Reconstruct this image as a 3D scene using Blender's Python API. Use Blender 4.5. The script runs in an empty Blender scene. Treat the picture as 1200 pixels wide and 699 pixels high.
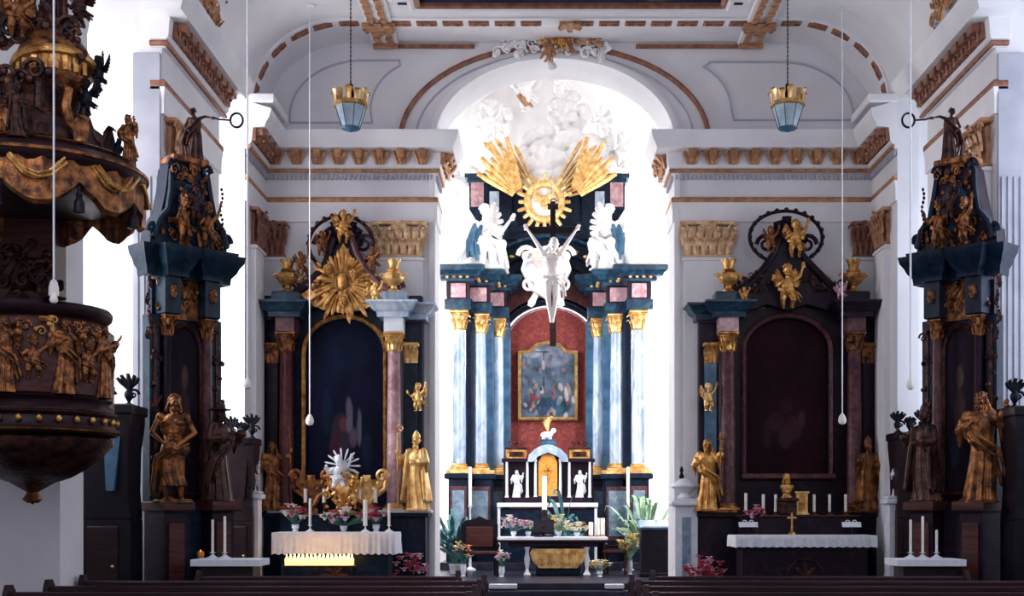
import bpy, math, random
from mathutils import Vector, Matrix, noise
PI = math.pi
C = bpy.context.scene.collection
F = 1500.0; VX = 635.0; HY = 600.0; EYE = 1.65     # focal length and horizon in pixels of the 1200 px frame, eye height
def W(px, py, Y):                                   # the point seen at a pixel, at depth Y
    return Vector(((px-VX)*Y/F, Y, EYE+(HY-py)*Y/F))
def wx(px, Y): return (px-VX)*Y/F
def wz(py, Y): return EYE+(HY-py)*Y/F
def R(d): return math.radians(d)
# ------------------------------------------------------------------ mesh builder
class MB:
    def __init__(s):
        s.v = []; s.f = []; s.M = Matrix.Identity(4); s.mi = []; s.m = 0
    def add(s, vs, fs):
        n = len(s.v); M = s.M
        s.v += [M @ Vector(v) for v in vs]
        s.f += [tuple(i+n for i in f) for f in fs]; s.mi += [s.m]*len(fs)
        return s
    def box(s, x0, x1, y0, y1, z0, z1, b=0.0):
        if b <= 0:
            vs = [(x, y, z) for z in (z0, z1) for y in (y0, y1) for x in (x0, x1)]
            return s.add(vs, [(0,2,3,1),(4,5,7,6),(0,1,5,4),(2,6,7,3),(0,4,6,2),(1,3,7,5)])
        b = min(b, (x1-x0)*.45, (y1-y0)*.45, (z1-z0)*.45)
        ring = lambda d, z: [(x0+d, y0+d, z), (x1-d, y0+d, z), (x1-d, y1-d, z), (x0+d, y1-d, z)]
        vs = ring(b, z0)+ring(0, z0+b)+ring(0, z1-b)+ring(b, z1)
        fs = [(3,2,1,0), (12,13,14,15)]
        for k in range(3):
            for i in range(4):
                j = (i+1) % 4; fs.append((4*k+i, 4*k+j, 4*k+4+j, 4*k+4+i))
        return s.add(vs, fs)
    def loft(s, rings, cap=True, closed=True):
        n = len(rings[0]); vs = [p for r in rings for p in r]; fs = []
        for k in range(len(rings)-1):
            for i in range(n if closed else n-1):
                j = (i+1) % n; fs.append((k*n+i, k*n+j, (k+1)*n+j, (k+1)*n+i))
        if cap:
            fs.append(tuple(range(n-1, -1, -1))); fs.append(tuple((len(rings)-1)*n+i for i in range(n)))
        return s.add(vs, fs)
    def lathe(s, prof, c=(0,0,0), seg=20, sx=1, sy=1, fn=None, a0=0.0):
        rings = []
        for r, z in prof:
            ring = []
            for i in range(seg):
                a = a0+2*PI*i/seg; rr = max(r, 1e-4)
                if fn: rr = rr*fn(a, z)
                ring.append((c[0]+rr*sx*math.cos(a), c[1]+rr*sy*math.sin(a), c[2]+z))
            rings.append(ring)
        return s.loft(rings)
    def tube(s, pts, r, seg=8, cap=True):
        pts = [Vector(p) for p in pts]; n = len(pts)
        rr = r if isinstance(r, (list, tuple)) else [r]*n
        rings = []; up = None
        for i, p in enumerate(pts):
            t = (pts[min(i+1, n-1)]-pts[max(i-1, 0)])
            t = t.normalized() if t.length > 1e-9 else Vector((0,0,1))
            if up is None:
                up = Vector((0,0,1)) if abs(t.z) < .9 else Vector((1,0,0))
            a = t.cross(up)
            if a.length < 1e-6: a = t.cross(Vector((0,1,0)))
            a.normalize(); b = a.cross(t); up = b
            rings.append([p+(a*math.cos(2*PI*k/seg)+b*math.sin(2*PI*k/seg))*max(rr[i], 1e-4) for k in range(seg)])
        return s.loft(rings, cap)
    def ball(s, c, r, seg=12, rings=8, sc=(1,1,1)):
        prof = [(math.sin(PI*k/rings), -math.cos(PI*k/rings)) for k in range(rings+1)]
        R_ = [[(c[0]+r*sc[0]*max(p[0],1e-3)*math.cos(2*PI*i/seg), c[1]+r*sc[1]*max(p[0],1e-3)*math.sin(2*PI*i/seg), c[2]+r*sc[2]*p[1]) for i in range(seg)] for p in prof]
        return s.loft(R_)
    def cap_(s, p, q, r1, r2=None, seg=10):          # tapered capsule
        p = Vector(p); q = Vector(q); r2 = r1 if r2 is None else r2
        d = q-p
        if d.length < 1e-6: return s.ball(p, r1)
        u = d.normalized()
        pts = []; rr = []
        for k in range(4):
            a = PI/2*(1-k/3); pts.append(p-u*r1*math.sin(a)); rr.append(r1*math.cos(a))
        for k in range(4):
            a = PI/2*k/3; pts.append(q+u*r2*math.sin(a)); rr.append(r2*math.cos(a))
        return s.tube(pts, rr, seg)
    def prism(s, pts, y0, y1):                       # polygon in X,Z pushed along Y
        n = len(pts)
        vs = [(x, y0, z) for x, z in pts]+[(x, y1, z) for x, z in pts]
        fs = [tuple(range(n)), tuple(range(2*n-1, n-1, -1))]
        for i in range(n):
            j = (i+1) % n; fs.append((i, i+n, j+n, j))
        return s.add(vs, fs)
    def slab(s, pts, z0, z1):                        # polygon in X,Y pushed along Z
        n = len(pts)
        vs = [(x, y, z0) for x, y in pts]+[(x, y, z1) for x, y in pts]
        fs = [tuple(range(n-1, -1, -1)), tuple(range(n, 2*n))]
        for i in range(n):
            j = (i+1) % n; fs.append((i, j, j+n, i+n))
        return s.add(vs, fs)
    def sweep(s, path, prof, fmap, closed=False):
        """path: 2D points; prof: (offset to the right of the path, third axis); fmap(u, v, w)."""
        n = len(path); P = [Vector(p) for p in path]; rings = []
        for i in range(n):
            a = P[i-1] if (i or closed) else None; b = P[(i+1) % n] if (i < n-1 or closed) else None
            d1 = (P[i]-a).normalized() if a is not None else None
            d2 = (b-P[i]).normalized() if b is not None else None
            if d1 is None: d1 = d2
            if d2 is None: d2 = d1
            n1 = Vector((d1.y, -d1.x)); n2 = Vector((d2.y, -d2.x)); m = n1+n2
            m = m.normalized() if m.length > 1e-6 else n1
            m = m/max(m.dot(n1), .3)
            rings.append([fmap(P[i].x+m.x*o, P[i].y+m.y*o, w) for o, w in prof])
        if closed: rings.append(rings[0])
        return s.loft(rings, cap=not closed)
    def leaf(s, base, up, out, h, w, curl=.35, t=.012, n=5):
        """acanthus-like leaf: rises along up, tip curls along out"""
        base = Vector(base); up = Vector(up).normalized(); out = Vector(out).normalized(); side = up.cross(out).normalized()
        rings = []
        for k in range(n+1):
            u = k/n
            c = base+up*h*(math.sin(u*PI*.62)/math.sin(PI*.62) if u < .9 else 1.0-.12*(u-.8)*5)+out*(curl*h*u**2.4)
            ww = w*.5*(math.sin(PI*min(1, .25+u*.72))**.6)*(1+.22*math.sin(u*17))
            tt = t*(1-.5*u)
            rings.append([c-side*ww, c-out*(-tt*1.5), c+side*ww, c-out*tt])
        return s.loft(rings)
    def scroll(s, c, ux, uz, size, turns=1.6, r=.02, seg=6, hand=1, n=None):
        """spiral volute in the plane ux,uz around c"""
        c = Vector(c); ux = Vector(ux).normalized(); uz = Vector(uz).normalized(); n = n or int(10*turns)+4
        pts = []; rr = []
        for k in range(n+1):
            u = k/n; a = u*turns*2*PI; q = size*(1-u*.86)
            pts.append(c+ux*hand*q*math.cos(a)+uz*q*math.sin(a)); rr.append(r*(1-.55*u))
        return s.tube(pts, rr, seg)
    def build(s, name, mats, parent=None, smooth=True, angle=38):
        me = bpy.data.meshes.new(name)
        off = OFF.get(parent.name, Vector((0,0,0))) if parent is not None else Vector((0,0,0))
        me.from_pydata([tuple(v-off) for v in s.v], [], s.f)
        if not isinstance(mats, (list, tuple)): mats = [mats]
        for m in mats: me.materials.append(m)
        if len(mats) > 1: me.polygons.foreach_set('material_index', s.mi)
        return finish(me, name, parent, smooth, angle)
def finish(me, name, parent=None, smooth=True, angle=38):
    me.validate(); me.update()
    import bmesh
    b = bmesh.new(); b.from_mesh(me); bmesh.ops.recalc_face_normals(b, faces=b.faces); b.to_mesh(me); b.free()
    if smooth:
        me.shade_smooth(); me.set_sharp_from_angle(angle=R(angle))
    o = bpy.data.objects.new(name, me); C.objects.link(o)
    if parent is not None:
        o.parent = parent; OFF[o.name] = OFF.get(parent.name, Vector((0,0,0)))
    return o
OFF = {}
def thing(name, label, cat, loc=(0,0,0), rz=0, group=None, local=False):
    o = bpy.data.objects.new(name, None); C.objects.link(o); o.empty_display_size = .1
    o.location = loc; o.rotation_euler = (0,0,rz); o['label'] = label; o['category'] = cat
    if group: o['group'] = group
    OFF[o.name] = Vector((0,0,0)) if local else Vector(loc)
    return o
def tag(o, label, cat, group=None, kind=None):
    o['label'] = label; o['category'] = cat
    if group: o['group'] = group
    if kind: o['kind'] = kind
    return o
def struct(o, label=None):
    o['kind'] = 'structure'
    if label: o['label'] = label; 
    o['category'] = 'room'
    return o
def dup(root, loc, rz=None, label=None, group=None, scale=None):
    def cp(o, par):
        c = o.copy(); C.objects.link(c)
        if par is not None: c.parent = par
        for ch in list(o.children): cp(ch, c)
        return c
    r = cp(root, None); r.location = loc
    if rz is not None: r.rotation_euler = (0,0,rz)
    if label: r['label'] = label
    if group: r['group'] = group
    if scale is not None: r.scale = (scale,)*3 if not isinstance(scale, tuple) else scale
    return r
# ------------------------------------------------------------------ materials
def mat(name, c1, c2=None, scale=6.0, rough=.5, metal=0.0, bump=0.0, bscale=None, detail=6, lo=.35, hi=.65, stretch=None, vein=None, spec=.5, sheen=0):
    m = bpy.data.materials.new(name); m.use_nodes = True; nt = m.node_tree; N = nt.nodes; L = nt.links
    b = N['Principled BSDF']; b.inputs['Roughness'].default_value = rough; b.inputs['Metallic'].default_value = metal
    b.inputs['Specular IOR Level'].default_value = spec
    c2 = c2 or c1
    tc = N.new('ShaderNodeTexCoord'); mp = N.new('ShaderNodeMapping'); L.new(tc.outputs['Object'], mp.inputs[0])
    if stretch: mp.inputs['Scale'].default_value = stretch
    no = N.new('ShaderNodeTexNoise'); no.inputs['Scale'].default_value = scale; no.inputs['Detail'].default_value = detail
    no.inputs['Distortion'].default_value = 1.2 if vein else 0.0
    L.new(mp.outputs[0], no.inputs['Vector'])
    cr = N.new('ShaderNodeValToRGB'); L.new(no.outputs['Fac'], cr.inputs[0])
    e = cr.color_ramp.elements; e[0].position = lo; e[0].color = (*c1, 1); e[1].position = hi; e[1].color = (*c2, 1)
    if vein:
        q = e.new((lo+hi)/2); q.color = (*vein, 1)
    L.new(cr.outputs[0], b.inputs['Base Color'])
    if bump:
        n2 = N.new('ShaderNodeTexNoise'); n2.inputs['Scale'].default_value = bscale or scale*3; n2.inputs['Detail'].default_value = 4
        L.new(mp.outputs[0], n2.inputs['Vector'])
        bp = N.new('ShaderNodeBump'); bp.inputs['Strength'].default_value = bump; bp.inputs['Distance'].default_value = .02
        L.new(n2.outputs['Fac'], bp.inputs['Height']); L.new(bp.outputs[0], b.inputs['Normal'])
    return m
def emis(name, col, st):
    m = bpy.data.materials.new(name); m.use_nodes = True; b = m.node_tree.nodes['Principled BSDF']
    b.inputs['Base Color'].default_value = (*col, 1); b.inputs['Emission Color'].default_value = (*col, 1); b.inputs['Emission Strength'].default_value = st
    return m
M = {}
M['plaster'] = mat('plaster', (.70,.69,.72), (.77,.76,.79), 1.3, .9, bump=.08, bscale=20, spec=.2)
M['plaster_trim'] = mat('plaster_trim', (.74,.73,.76), (.81,.80,.83), 2, .85, spec=.2)
M['plaster_line'] = mat('plaster_line', (.40,.39,.47), (.46,.45,.53), 3, .8)
M['vault'] = mat('vault', (.68,.67,.71), (.76,.75,.78), 1.1, .9, bump=.08, bscale=15, spec=.2)
M['stucco'] = mat('stucco', (.80,.79,.80), (.88,.87,.87), 3, .7, bump=.3, bscale=18)
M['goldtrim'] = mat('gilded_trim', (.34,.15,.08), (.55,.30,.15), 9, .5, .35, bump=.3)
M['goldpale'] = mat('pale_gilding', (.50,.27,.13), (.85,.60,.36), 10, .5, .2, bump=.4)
M['shadeplaster'] = mat('shaded_plaster', (.36,.37,.44), (.44,.45,.52), 3, .85)  # darker plaster copy: shade of the pilaster strips put into the colour
M['litwax'] = emis('glowing_wax', (1.0,.66,.28), 1.1)
M['corpus'] = mat('pale_corpus', (.80,.74,.72), (.9,.86,.84), 6, .5)
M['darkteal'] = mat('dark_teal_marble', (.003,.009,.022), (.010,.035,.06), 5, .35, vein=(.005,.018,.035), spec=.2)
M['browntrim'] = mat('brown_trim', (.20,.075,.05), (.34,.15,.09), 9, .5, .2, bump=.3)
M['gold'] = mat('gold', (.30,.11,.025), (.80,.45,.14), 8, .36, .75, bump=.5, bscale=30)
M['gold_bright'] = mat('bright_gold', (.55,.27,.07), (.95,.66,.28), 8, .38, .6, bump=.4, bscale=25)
M['gold_dark'] = mat('dark_gold', (.035,.012,.010), (.40,.15,.045), 10, .36, .65, bump=.5, bscale=30)  # darker gold copy, also for the dim side of the side altars
M['bronze'] = mat('dark_bronze', (.010,.005,.009), (.085,.032,.022), 9, .35, .5, bump=.5, bscale=30, spec=.3)
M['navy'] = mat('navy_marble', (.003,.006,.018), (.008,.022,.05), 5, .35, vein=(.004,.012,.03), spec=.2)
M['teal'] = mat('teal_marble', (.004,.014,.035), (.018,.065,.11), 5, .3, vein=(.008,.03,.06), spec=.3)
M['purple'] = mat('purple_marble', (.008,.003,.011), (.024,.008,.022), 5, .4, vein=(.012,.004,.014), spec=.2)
M['redmarble'] = mat('red_marble', (.055,.012,.016), (.12,.03,.028), 7, .35, vein=(.075,.018,.02), detail=10, spec=.3)
M['redfield'] = mat('red_damask', (.155,.016,.018), (.30,.055,.045), 14, .75, vein=(.20,.025,.022), detail=8)
M['pinkmarble'] = mat('pink_marble', (.36,.17,.19), (.62,.40,.42), 6, .3, vein=(.45,.26,.30), detail=9)
M['rosemarble'] = mat('rose_marble', (.07,.024,.034), (.17,.07,.075), 7, .35, vein=(.10,.04,.048), detail=9, spec=.3)
M['bluemarble'] = mat('blue_marble', (.20,.29,.42), (.52,.60,.70), 4, .25, vein=(.34,.43,.56), detail=9, stretch=(1,1,.4))
M['blueshade'] = mat('deep_blue_marble', (.02,.07,.15), (.06,.17,.28), 4, .3)
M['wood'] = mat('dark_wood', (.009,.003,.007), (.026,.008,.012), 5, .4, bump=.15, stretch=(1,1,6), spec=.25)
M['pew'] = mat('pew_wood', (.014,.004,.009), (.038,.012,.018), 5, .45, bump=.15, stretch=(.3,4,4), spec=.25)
M['reddish'] = mat('mahogany', (.035,.008,.009), (.09,.025,.02), 6, .45, stretch=(.3,4,4), spec=.3)
M['blackwood'] = mat('black_wood', (.004,.003,.008), (.010,.007,.014), 5, .45, spec=.2)
M['cloth'] = mat('white_cloth', (.72,.75,.84), (.82,.84,.90), 14, .9, bump=.2)
M['lace'] = mat('lace', (.42,.46,.60), (.78,.80,.88), 60, .9, lo=.45, hi=.55)
M['wax'] = mat('wax', (.80,.76,.70), (.88,.85,.80), 8, .5)
M['whitestone'] = mat('white_stone', (.62,.66,.74), (.78,.80,.86), 5, .5, bump=.1)
M['floor'] = mat('floor_stone', (.03,.02,.032), (.06,.05,.065), 2, .35)
M['step'] = mat('step_stone', (.016,.016,.032), (.035,.035,.06), 3, .35, spec=.3)
M['carpet'] = mat('carpet', (.025,.015,.035), (.05,.03,.06), 20, .95)
M['iron'] = mat('iron', (.004,.006,.012), (.012,.015,.024), 9, .5, .3, spec=.2)
M['brass'] = mat('brass', (.55,.30,.10), (.85,.55,.22), 8, .3, .85)
M['green'] = mat('leaf_green', (.02,.09,.06), (.06,.20,.12), 8, .5)
M['palegreen'] = mat('pale_leaf_green', (.16,.30,.20), (.34,.50,.30), 8, .5)
M['teal_leaf'] = mat('bluish_leaf', (.02,.09,.10), (.07,.22,.24), 8, .45)
M['pinkflower'] = mat('pink_petals', (.60,.28,.42), (.85,.60,.70), 30, .7)
M['redflower'] = mat('red_petals', (.35,.02,.05), (.60,.08,.12), 30, .7)
M['yellowflower'] = mat('yellow_petals', (.75,.45,.08), (.9,.7,.25), 30, .7)
M['whiteflower'] = mat('white_petals', (.75,.72,.66), (.9,.88,.8), 30, .7)
M['orange'] = mat('gilt_door', (.65,.22,.02), (.85,.36,.06), 30, .45, .25, bump=.5, bscale=50)
M['skin'] = mat('painted_skin', (.62,.50,.46), (.74,.64,.58), 6, .5)
M['glass'] = mat('lantern_glass', (.30,.42,.52), (.55,.66,.74), 5, .15)
M['cable'] = mat('white_cable', (.70,.70,.76), (.8,.8,.85), 9, .5)
M['flame'] = emis('flame', (1.0,.62,.22), 9)
M['dullflame'] = emis('ember_flame', (1.0,.25,.05), 2.5)
M['slate'] = mat('framed_slate', (.10,.17,.26), (.28,.38,.48), 6, .5)
# ------------------------------------------------------------------ remeshed sculpture
def sculpt(mb, name, voxel, smooth=2):
    me = bpy.data.meshes.new(name+'_raw'); me.from_pydata([tuple(v) for v in mb.v], [], mb.f); me.update()
    o = bpy.data.objects.new('tmp', me); C.objects.link(o)
    m = o.modifiers.new('r', 'REMESH'); m.mode = 'VOXEL'; m.voxel_size = voxel; m.use_smooth_shade = True
    if smooth:
        k = o.modifiers.new('s', 'SMOOTH'); k.factor = .5; k.iterations = smooth
    dg = bpy.context.evaluated_depsgraph_get(); ev = o.evaluated_get(dg)
    out = bpy.data.meshes.new_from_object(ev); out.name = name
    bpy.data.objects.remove(o); bpy.data.meshes.remove(me)
    out.shade_smooth()
    return out
def place(me, name, mats, parent=None, loc=(0,0,0), rot=(0,0,0), scale=1.0):
    """an object from a ready mesh; loc in world (or local) like the builder's vertices"""
    o = bpy.data.objects.new(name, me); C.objects.link(o)
    off = OFF.get(parent.name, Vector((0,0,0))) if parent is not None else Vector((0,0,0))
    o.location = Vector(loc)-off; o.rotation_euler = rot
    o.scale = (scale,)*3 if not isinstance(scale, tuple) else scale
    if parent is not None: o.parent = parent
    OFF[o.name] = Vector((0,0,0))
    if not isinstance(mats, (list, tuple)): mats = [mats]
    if len(me.materials) == 0:
        for m in mats: me.materials.append(m)
    else:
        for i, m in enumerate(mats):
            if i < len(o.material_slots): o.material_slots[i].link = 'OBJECT'; o.material_slots[i].material = m
    return o
# ================================================================== THE ROOM
XL, XR, YW = -4.60, 5.50, 21.3
ZC, ZS = 9.46, 8.15                      # crown and springing of the vault
def vault_profile(n=14, rx=1.48, inset=0.0):
    pts = []
    for k in range(n+1):
        a = PI-(PI/2)*k/n; pts.append((XL+rx+(rx-inset)*math.cos(a), ZS+(ZC-ZS-inset)*math.sin(a)))
    for k in range(n+1):
        a = PI/2-(PI/2)*k/n; pts.append((XR-rx+(rx-inset)*math.cos(a), ZS+(ZC-ZS-inset)*math.sin(a)))
    return pts
# floor
mb = MB(); mb.box(-8, 9, 1.5, 23.0, -.2, 0); o = mb.build('floor', M['floor'], smooth=False); struct(o)
# chancel floor with its steps
mb = MB()
mb.box(-1.78, 2.2, 22.35, 24.2, 0, .12, .015); mb.box(-1.70, 2.12, 22.7, 24.2, .12, .24, .015)
mb.box(-1.78, 2.2, 23.1, 24.25, .24, .36, .015)
mb.box(-3.4, 3.9, 24.25, 32.6, .0, .355)
o = mb.build('floor', M['step'], smooth=False); struct(o)
# front wall with the chancel arch
AX, AZ = wx(650, YW), wz(165, YW); ARX, ARZ = 140*YW/F, 96*YW/F
def arch_pts(cx, cz, rx, rz, n=24, z0=None):
    p = []
    if z0 is not None: p.append((cx-rx, z0))
    for k in range(n+1):
        a = PI-PI*k/n; p.append((cx+rx*math.cos(a), cz+rz*math.sin(a)))
    if z0 is not None: p.append((cx+rx, z0))
    return p
ap = arch_pts(AX, AZ, ARX, ARZ, 28, 0.0)
mb = MB()
half = len(ap)//2
outl = [(-6.7, 0)]+[p for p in ap[:half+1]]+[(AX, 10.2), (-6.7, 10.2)]
outr = [p for p in ap[half:]]+[(7.4, 0), (7.4, 10.2), (AX, 10.2)]
def arch_wall(mb, y0, y1, poly):
    mb.prism(poly, y0, y1)
arch_wall(mb, YW, YW+1.0, outl); arch_wall(mb, YW, YW+1.0, outr)
wall_front = mb.build('wall_front', M['plaster'], smooth=False); struct(wall_front)
FX = lambda u, v, w: (u, w, v)           # path in X,Z ; third axis Y
# side walls: outer walls with window openings, piers, and infill over the recesses
def side_wall(side, name):
    s = -1 if side == 'left' else 1; X0 = XL if s < 0 else XR
    def bx(mb, a, b, y0, y1, z0, z1, bb=0):
        p, q = X0+s*a, X0+s*b; mb.box(min(p,q), max(p,q), y0, y1, z0, z1, bb)
    mb = MB()
    wins = [(13.9, 15.2), (18.55, 19.5)]
    ys = [8.0]+[w for ww in wins for w in ww]+[YW]
    for i in range(0, len(ys)-1):
        if i % 2 == 0: bx(mb, 1.8, 2.1, ys[i], ys[i+1], 0, 8.4)
        else:
            bx(mb, 1.8, 2.1, ys[i], ys[i+1], 0, 2.2); bx(mb, 1.8, 2.1, ys[i], ys[i+1], 7.6, 8.4)
    a0 = .2 if s < 0 else .0
    bx(mb, a0, 1.8, 12.75, 13.4, 0, 8.4)             # pier 1 by the pulpit
    bx(mb, .32, 1.8, 15.55, 18.2, 0, 8.4); bx(mb, 0, .34, 15.5, 18.25, 0, 8.4)
    bx(mb, .32, 1.8, 19.86, YW, 0, 8.4); bx(mb, 0, .34, 19.8, YW, 0, 8.4)
    bx(mb, .0, 1.8, 10.2, 12.2, 0, 8.4) if s > 0 else None
    bx(mb, 0, 1.8, 8.0, YW, 8.16, 8.4)               # soffit over the recesses
    o = mb.build(name, M['plaster'], smooth=False); struct(o)
    for k, (a, b) in enumerate(wins):
        f = MB(); X = X0+s*1.95
        for yy in (a, b): f.box(X-.05, X+.05, yy-.05 if yy == b else yy, yy+.05 if yy == a else yy, 2.2, 7.6)
        for zz in (2.2, 7.5): f.box(X-.05, X+.05, a, b, zz, zz+.1)
        n = 5
        for q in range(1, n): f.box(X-.02, X+.02, a, b, 2.2+5.4*q/n-.02, 2.2+5.4*q/n+.02)
        f.box(X-.02, X+.02, (a+b)/2-.02, (a+b)/2+.02, 2.2, 7.6)
        w = f.build('window_%d' % (k+1+(0 if s < 0 else 2)), M['plaster_trim'], smooth=False); struct(w)
        g = MB(); g.box(X-.006, X+.006, a+.04, b-.04, 2.25, 7.55)
        gm = g.build('pane', PANE, w, smooth=False)
    return o
PANE = bpy.data.materials.new('window_glass'); PANE.use_nodes = True
_nt = PANE.node_tree; _b = _nt.nodes['Principled BSDF']; _b.inputs['Base Color'].default_value = (.95,.97,1,1); _b.inputs['Transmission Weight'].default_value = 1; _b.inputs['Roughness'].default_value = .1; _b.inputs['IOR'].default_value = 1.05
side_wall('left', 'wall_left'); side_wall('right', 'wall_right')
# vault of the nave: ribbon with thickness, front edge at the wall
mb = MB(); pr = vault_profile(); mb.sweep(pr, [(0, 7.0), (0, YW+.02), (-.18, YW+.02), (-.18, 7.0)], FX)
ceil = mb.build('ceiling', M['vault']); struct(ceil)
# ---- cornice runs
MAP = lambda u, v, w: (u, v, w)
CORN = [(0,7.27),(.05,7.27),(.05,7.33),(.09,7.36),(.11,7.40),(.13,7.60),(.31,7.63),(.34,7.70),(.38,7.76),(.41,7.86),(.41,7.90),(0,8.02)]
BEAD = [(.045,7.275),(.085,7.285),(.095,7.31),(.085,7.335),(.045,7.345)]
ARCHI = [(0,6.78),(.035,6.78),(.05,6.80),(.05,6.86),(.035,6.88),(0,6.88)]
FAS = [(0,6.46),(.03,6.47),(.03,6.66),(.045,6.76),(.045,6.79),(0,6.79)]
JY = YW+.95
runs = {
 'front_left': [(XL, 19.8), (XL, YW), (AX-ARX, YW), (AX-ARX, JY)],
 'front_right': [(AX+ARX, JY), (AX+ARX, YW), (XR, YW), (XR, 19.8)],
 'side_left': [(XL-.13, 15.5), (XL, 15.5), (XL, 18.25), (XL-.13, 18.25)],
 'side_right': [(XR+.13, 18.25), (XR, 18.25), (XR, 15.5), (XR+.13, 15.5)],
 'near_left': [(XL-.2, 12.75), (XL-.2, 13.4), (XL-1.2, 13.4)],
}
def along(path, step, margin=.3):
    """points and directions along a polyline"""
    out = []
    for a, b in zip(path[:-1], path[1:]):
        a = Vector(a); b = Vector(b); L = (b-a).length; d = (b-a)/L
        n = int((L-2*margin*.6)/step)
        if n < 1:
            continue
        for k in range(n+1):
            t = L/2+(k-n/2)*step; out.append((a+d*t, d))
    return out
def bracket(p, d):
    """gilded console with a small leaf under the cornice"""
    nrm = Vector((d.y, -d.x)); mb = MB()
    M4 = Matrix(((d.x, nrm.x, 0, p.x), (d.y, nrm.y, 0, p.y), (0, 0, 1, 0), (0,0,0,1)))
    mb.M = M4
    mb.loft([[(x, y, z) for x, y in ((-.055, .10), (-.055, o_), (.055, o_), (.055, .10))] for z, o_ in ((7.40,.15), (7.46,.17), (7.54,.26), (7.62,.31))])
    for q in (-1, 0, 1): mb.leaf((q*.05, .15, 7.40), (q*.35, .25, .9), (0, 1, 0), .20, .07, .3, .012, 4)
    mb.ball((0, .24, 7.45), .03, 6, 5)
    return mb
def frieze(p, d, L):
    """carved brown ornament filling the band of a side cornice"""
    nrm = Vector((d.y, -d.x)); mb = MB(); mb.M = Matrix(((d.x, nrm.x, 0, p.x), (d.y, nrm.y, 0, p.y), (0, 0, 1, 0), (0,0,0,1)))
    mb.box(-L*.46, L*.46, .10, .17, 7.40, 7.61, .012)
    mb.box(-L*.32, L*.32, .17, .27, 7.50, 7.60, .012)
    for q in (-1, 1):
        mb.scroll((q*L*.22, .19, 7.49), (1,0,0), (0,0,1), .055, 1.2, .014, 5, q)
        mb.leaf((q*.02, .17, 7.40), (q*.4, .1, .9), (0,1,0), .14, .07, .3)
    mb.ball((0, .20, 7.46), .028, 6, 5)
    return mb
for ti, (nm, path) in enumerate(runs.items()):
    mb = MB(); mb.sweep(path, CORN, MAP); mb.sweep(path, FAS, MAP)
    t = mb.build('trim_%d' % (ti+1), M['plaster_trim'], angle=25); struct(t)
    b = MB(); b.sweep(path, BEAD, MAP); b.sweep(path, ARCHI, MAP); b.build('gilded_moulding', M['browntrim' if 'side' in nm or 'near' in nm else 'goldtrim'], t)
    if 'front' in nm:
        for p, d in along(path, .345, .18): bracket(p, d).build('bracket', M['goldtrim'], t)
        q = MB()
        for p, d in along(path, .075, .05):
            n_ = Vector((d.y, -d.x)); c = p+n_*.03
            q.box(c.x-.018, c.x+.018, c.y-.018, c.y+.018, 7.17, 7.25)
        q.build('dentil_row', M['plaster_line'], t, smooth=False)
        # carved ends and corner pieces in brown and gold
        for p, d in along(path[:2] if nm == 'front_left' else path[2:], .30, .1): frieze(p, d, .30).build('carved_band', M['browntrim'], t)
        p, d = along(path[2:] if nm == 'front_left' else path[:2], .5, .1)[0]
        frieze(p, d, .8).build('carved_band', M['goldtrim'], t)
    else:
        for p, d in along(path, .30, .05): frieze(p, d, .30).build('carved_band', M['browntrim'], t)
# white blocks above the corner cornices
mb = MB(); mb.box(XL-.02, XL+.45, 19.78, 20.9, 7.99, 8.13, .02); o = mb.build('trim_6', M['plaster_trim']); struct(o)
mb = MB(); mb.box(XR-.45, XR+.02, 19.78, 20.9, 7.99, 8.13, .02); o = mb.build('trim_7', M['plaster_trim']); struct(o)
# ---- pilasters with gilded capitals
def pil_capital(w, d, h):
    """local: width w along x, sticks out to -y by d, z 0..h"""
    mb = MB(); mb.box(-w*.44, w*.44, -d*.55, 0, 0, h*.86)
    mb.box(-w*.52, w*.52, -d*1.0, 0, 0, h*.06, .01)
    n = max(4, int(w/.13))
    for row, (z0, hh, oo) in enumerate(((.05, .42, 1.0), (.30, .45, 1.15))):
        for k in range(n+row):
            x = -w*.5+w*(k+.5*(1-row)+.0)/(n) if row == 0 else -w*.5+w*k/n
            mb.leaf((x, -d*oo, h*z0), (x*.25/w, -.12, 1), (0,-1,0), h*hh, w/n*.80, .42, .015)
    for q in (-1, 1):
        mb.scroll((q*w*.50, -d*1.35, h*.78), (1,0,0), (0,0,1), h*.15, 1.5, h*.035, 6, q)
        mb.scroll((q*w*.16, -d*1.25, h*.78), (1,0,0), (0,0,1), h*.10, 1.3, h*.03, 6, -q)
    mb.leaf((0, -d*1.3, h*.66), (0,-.2,1), (0,-1,0), h*.32, w*.28, .3)
    mb.ball((0, -d*1.6, h*.90), h*.07, 8, 6)
    mb.box(-w*.60, w*.60, -d*1.55, 0, h*.90, h, .015)
    return mb
def wall_pilaster(idx, cx, cy, w, d, ang, z0=5.88, z1=6.46, gm='goldtrim'):
    mb = MB(); mb.M = Matrix.Translation((cx, cy, 0)) @ Matrix.Rotation(ang, 4, 'Z')
    mb.box(-w/2, w/2, -d, 0, 0, z0, .01); mb.box(-w/2-.06, w/2+.06, -d-.06, 0, 0, .5, .02); mb.box(-w/2-.03, w/2+.03, -d-.03, 0, z0-.07, z0-.02, .01)
    t = mb.build('trim_%d' % idx, M['plaster_trim']); struct(t)
    cm = pil_capital(w, d*1.1, z1-z0); mm = MB(); mm.M = mb.M @ Matrix.Translation((0, 0, z0)); mm.add(cm.v, cm.f)
    mm.build('capital', M[gm], t)
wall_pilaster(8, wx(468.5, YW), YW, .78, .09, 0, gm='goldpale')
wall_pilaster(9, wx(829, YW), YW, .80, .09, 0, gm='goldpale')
wall_pilaster(10, XL+.17, YW, .34, .09, 0, gm='browntrim'); wall_pilaster(11, XR-.17, YW, .34, .09, 0, gm='browntrim')
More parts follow.
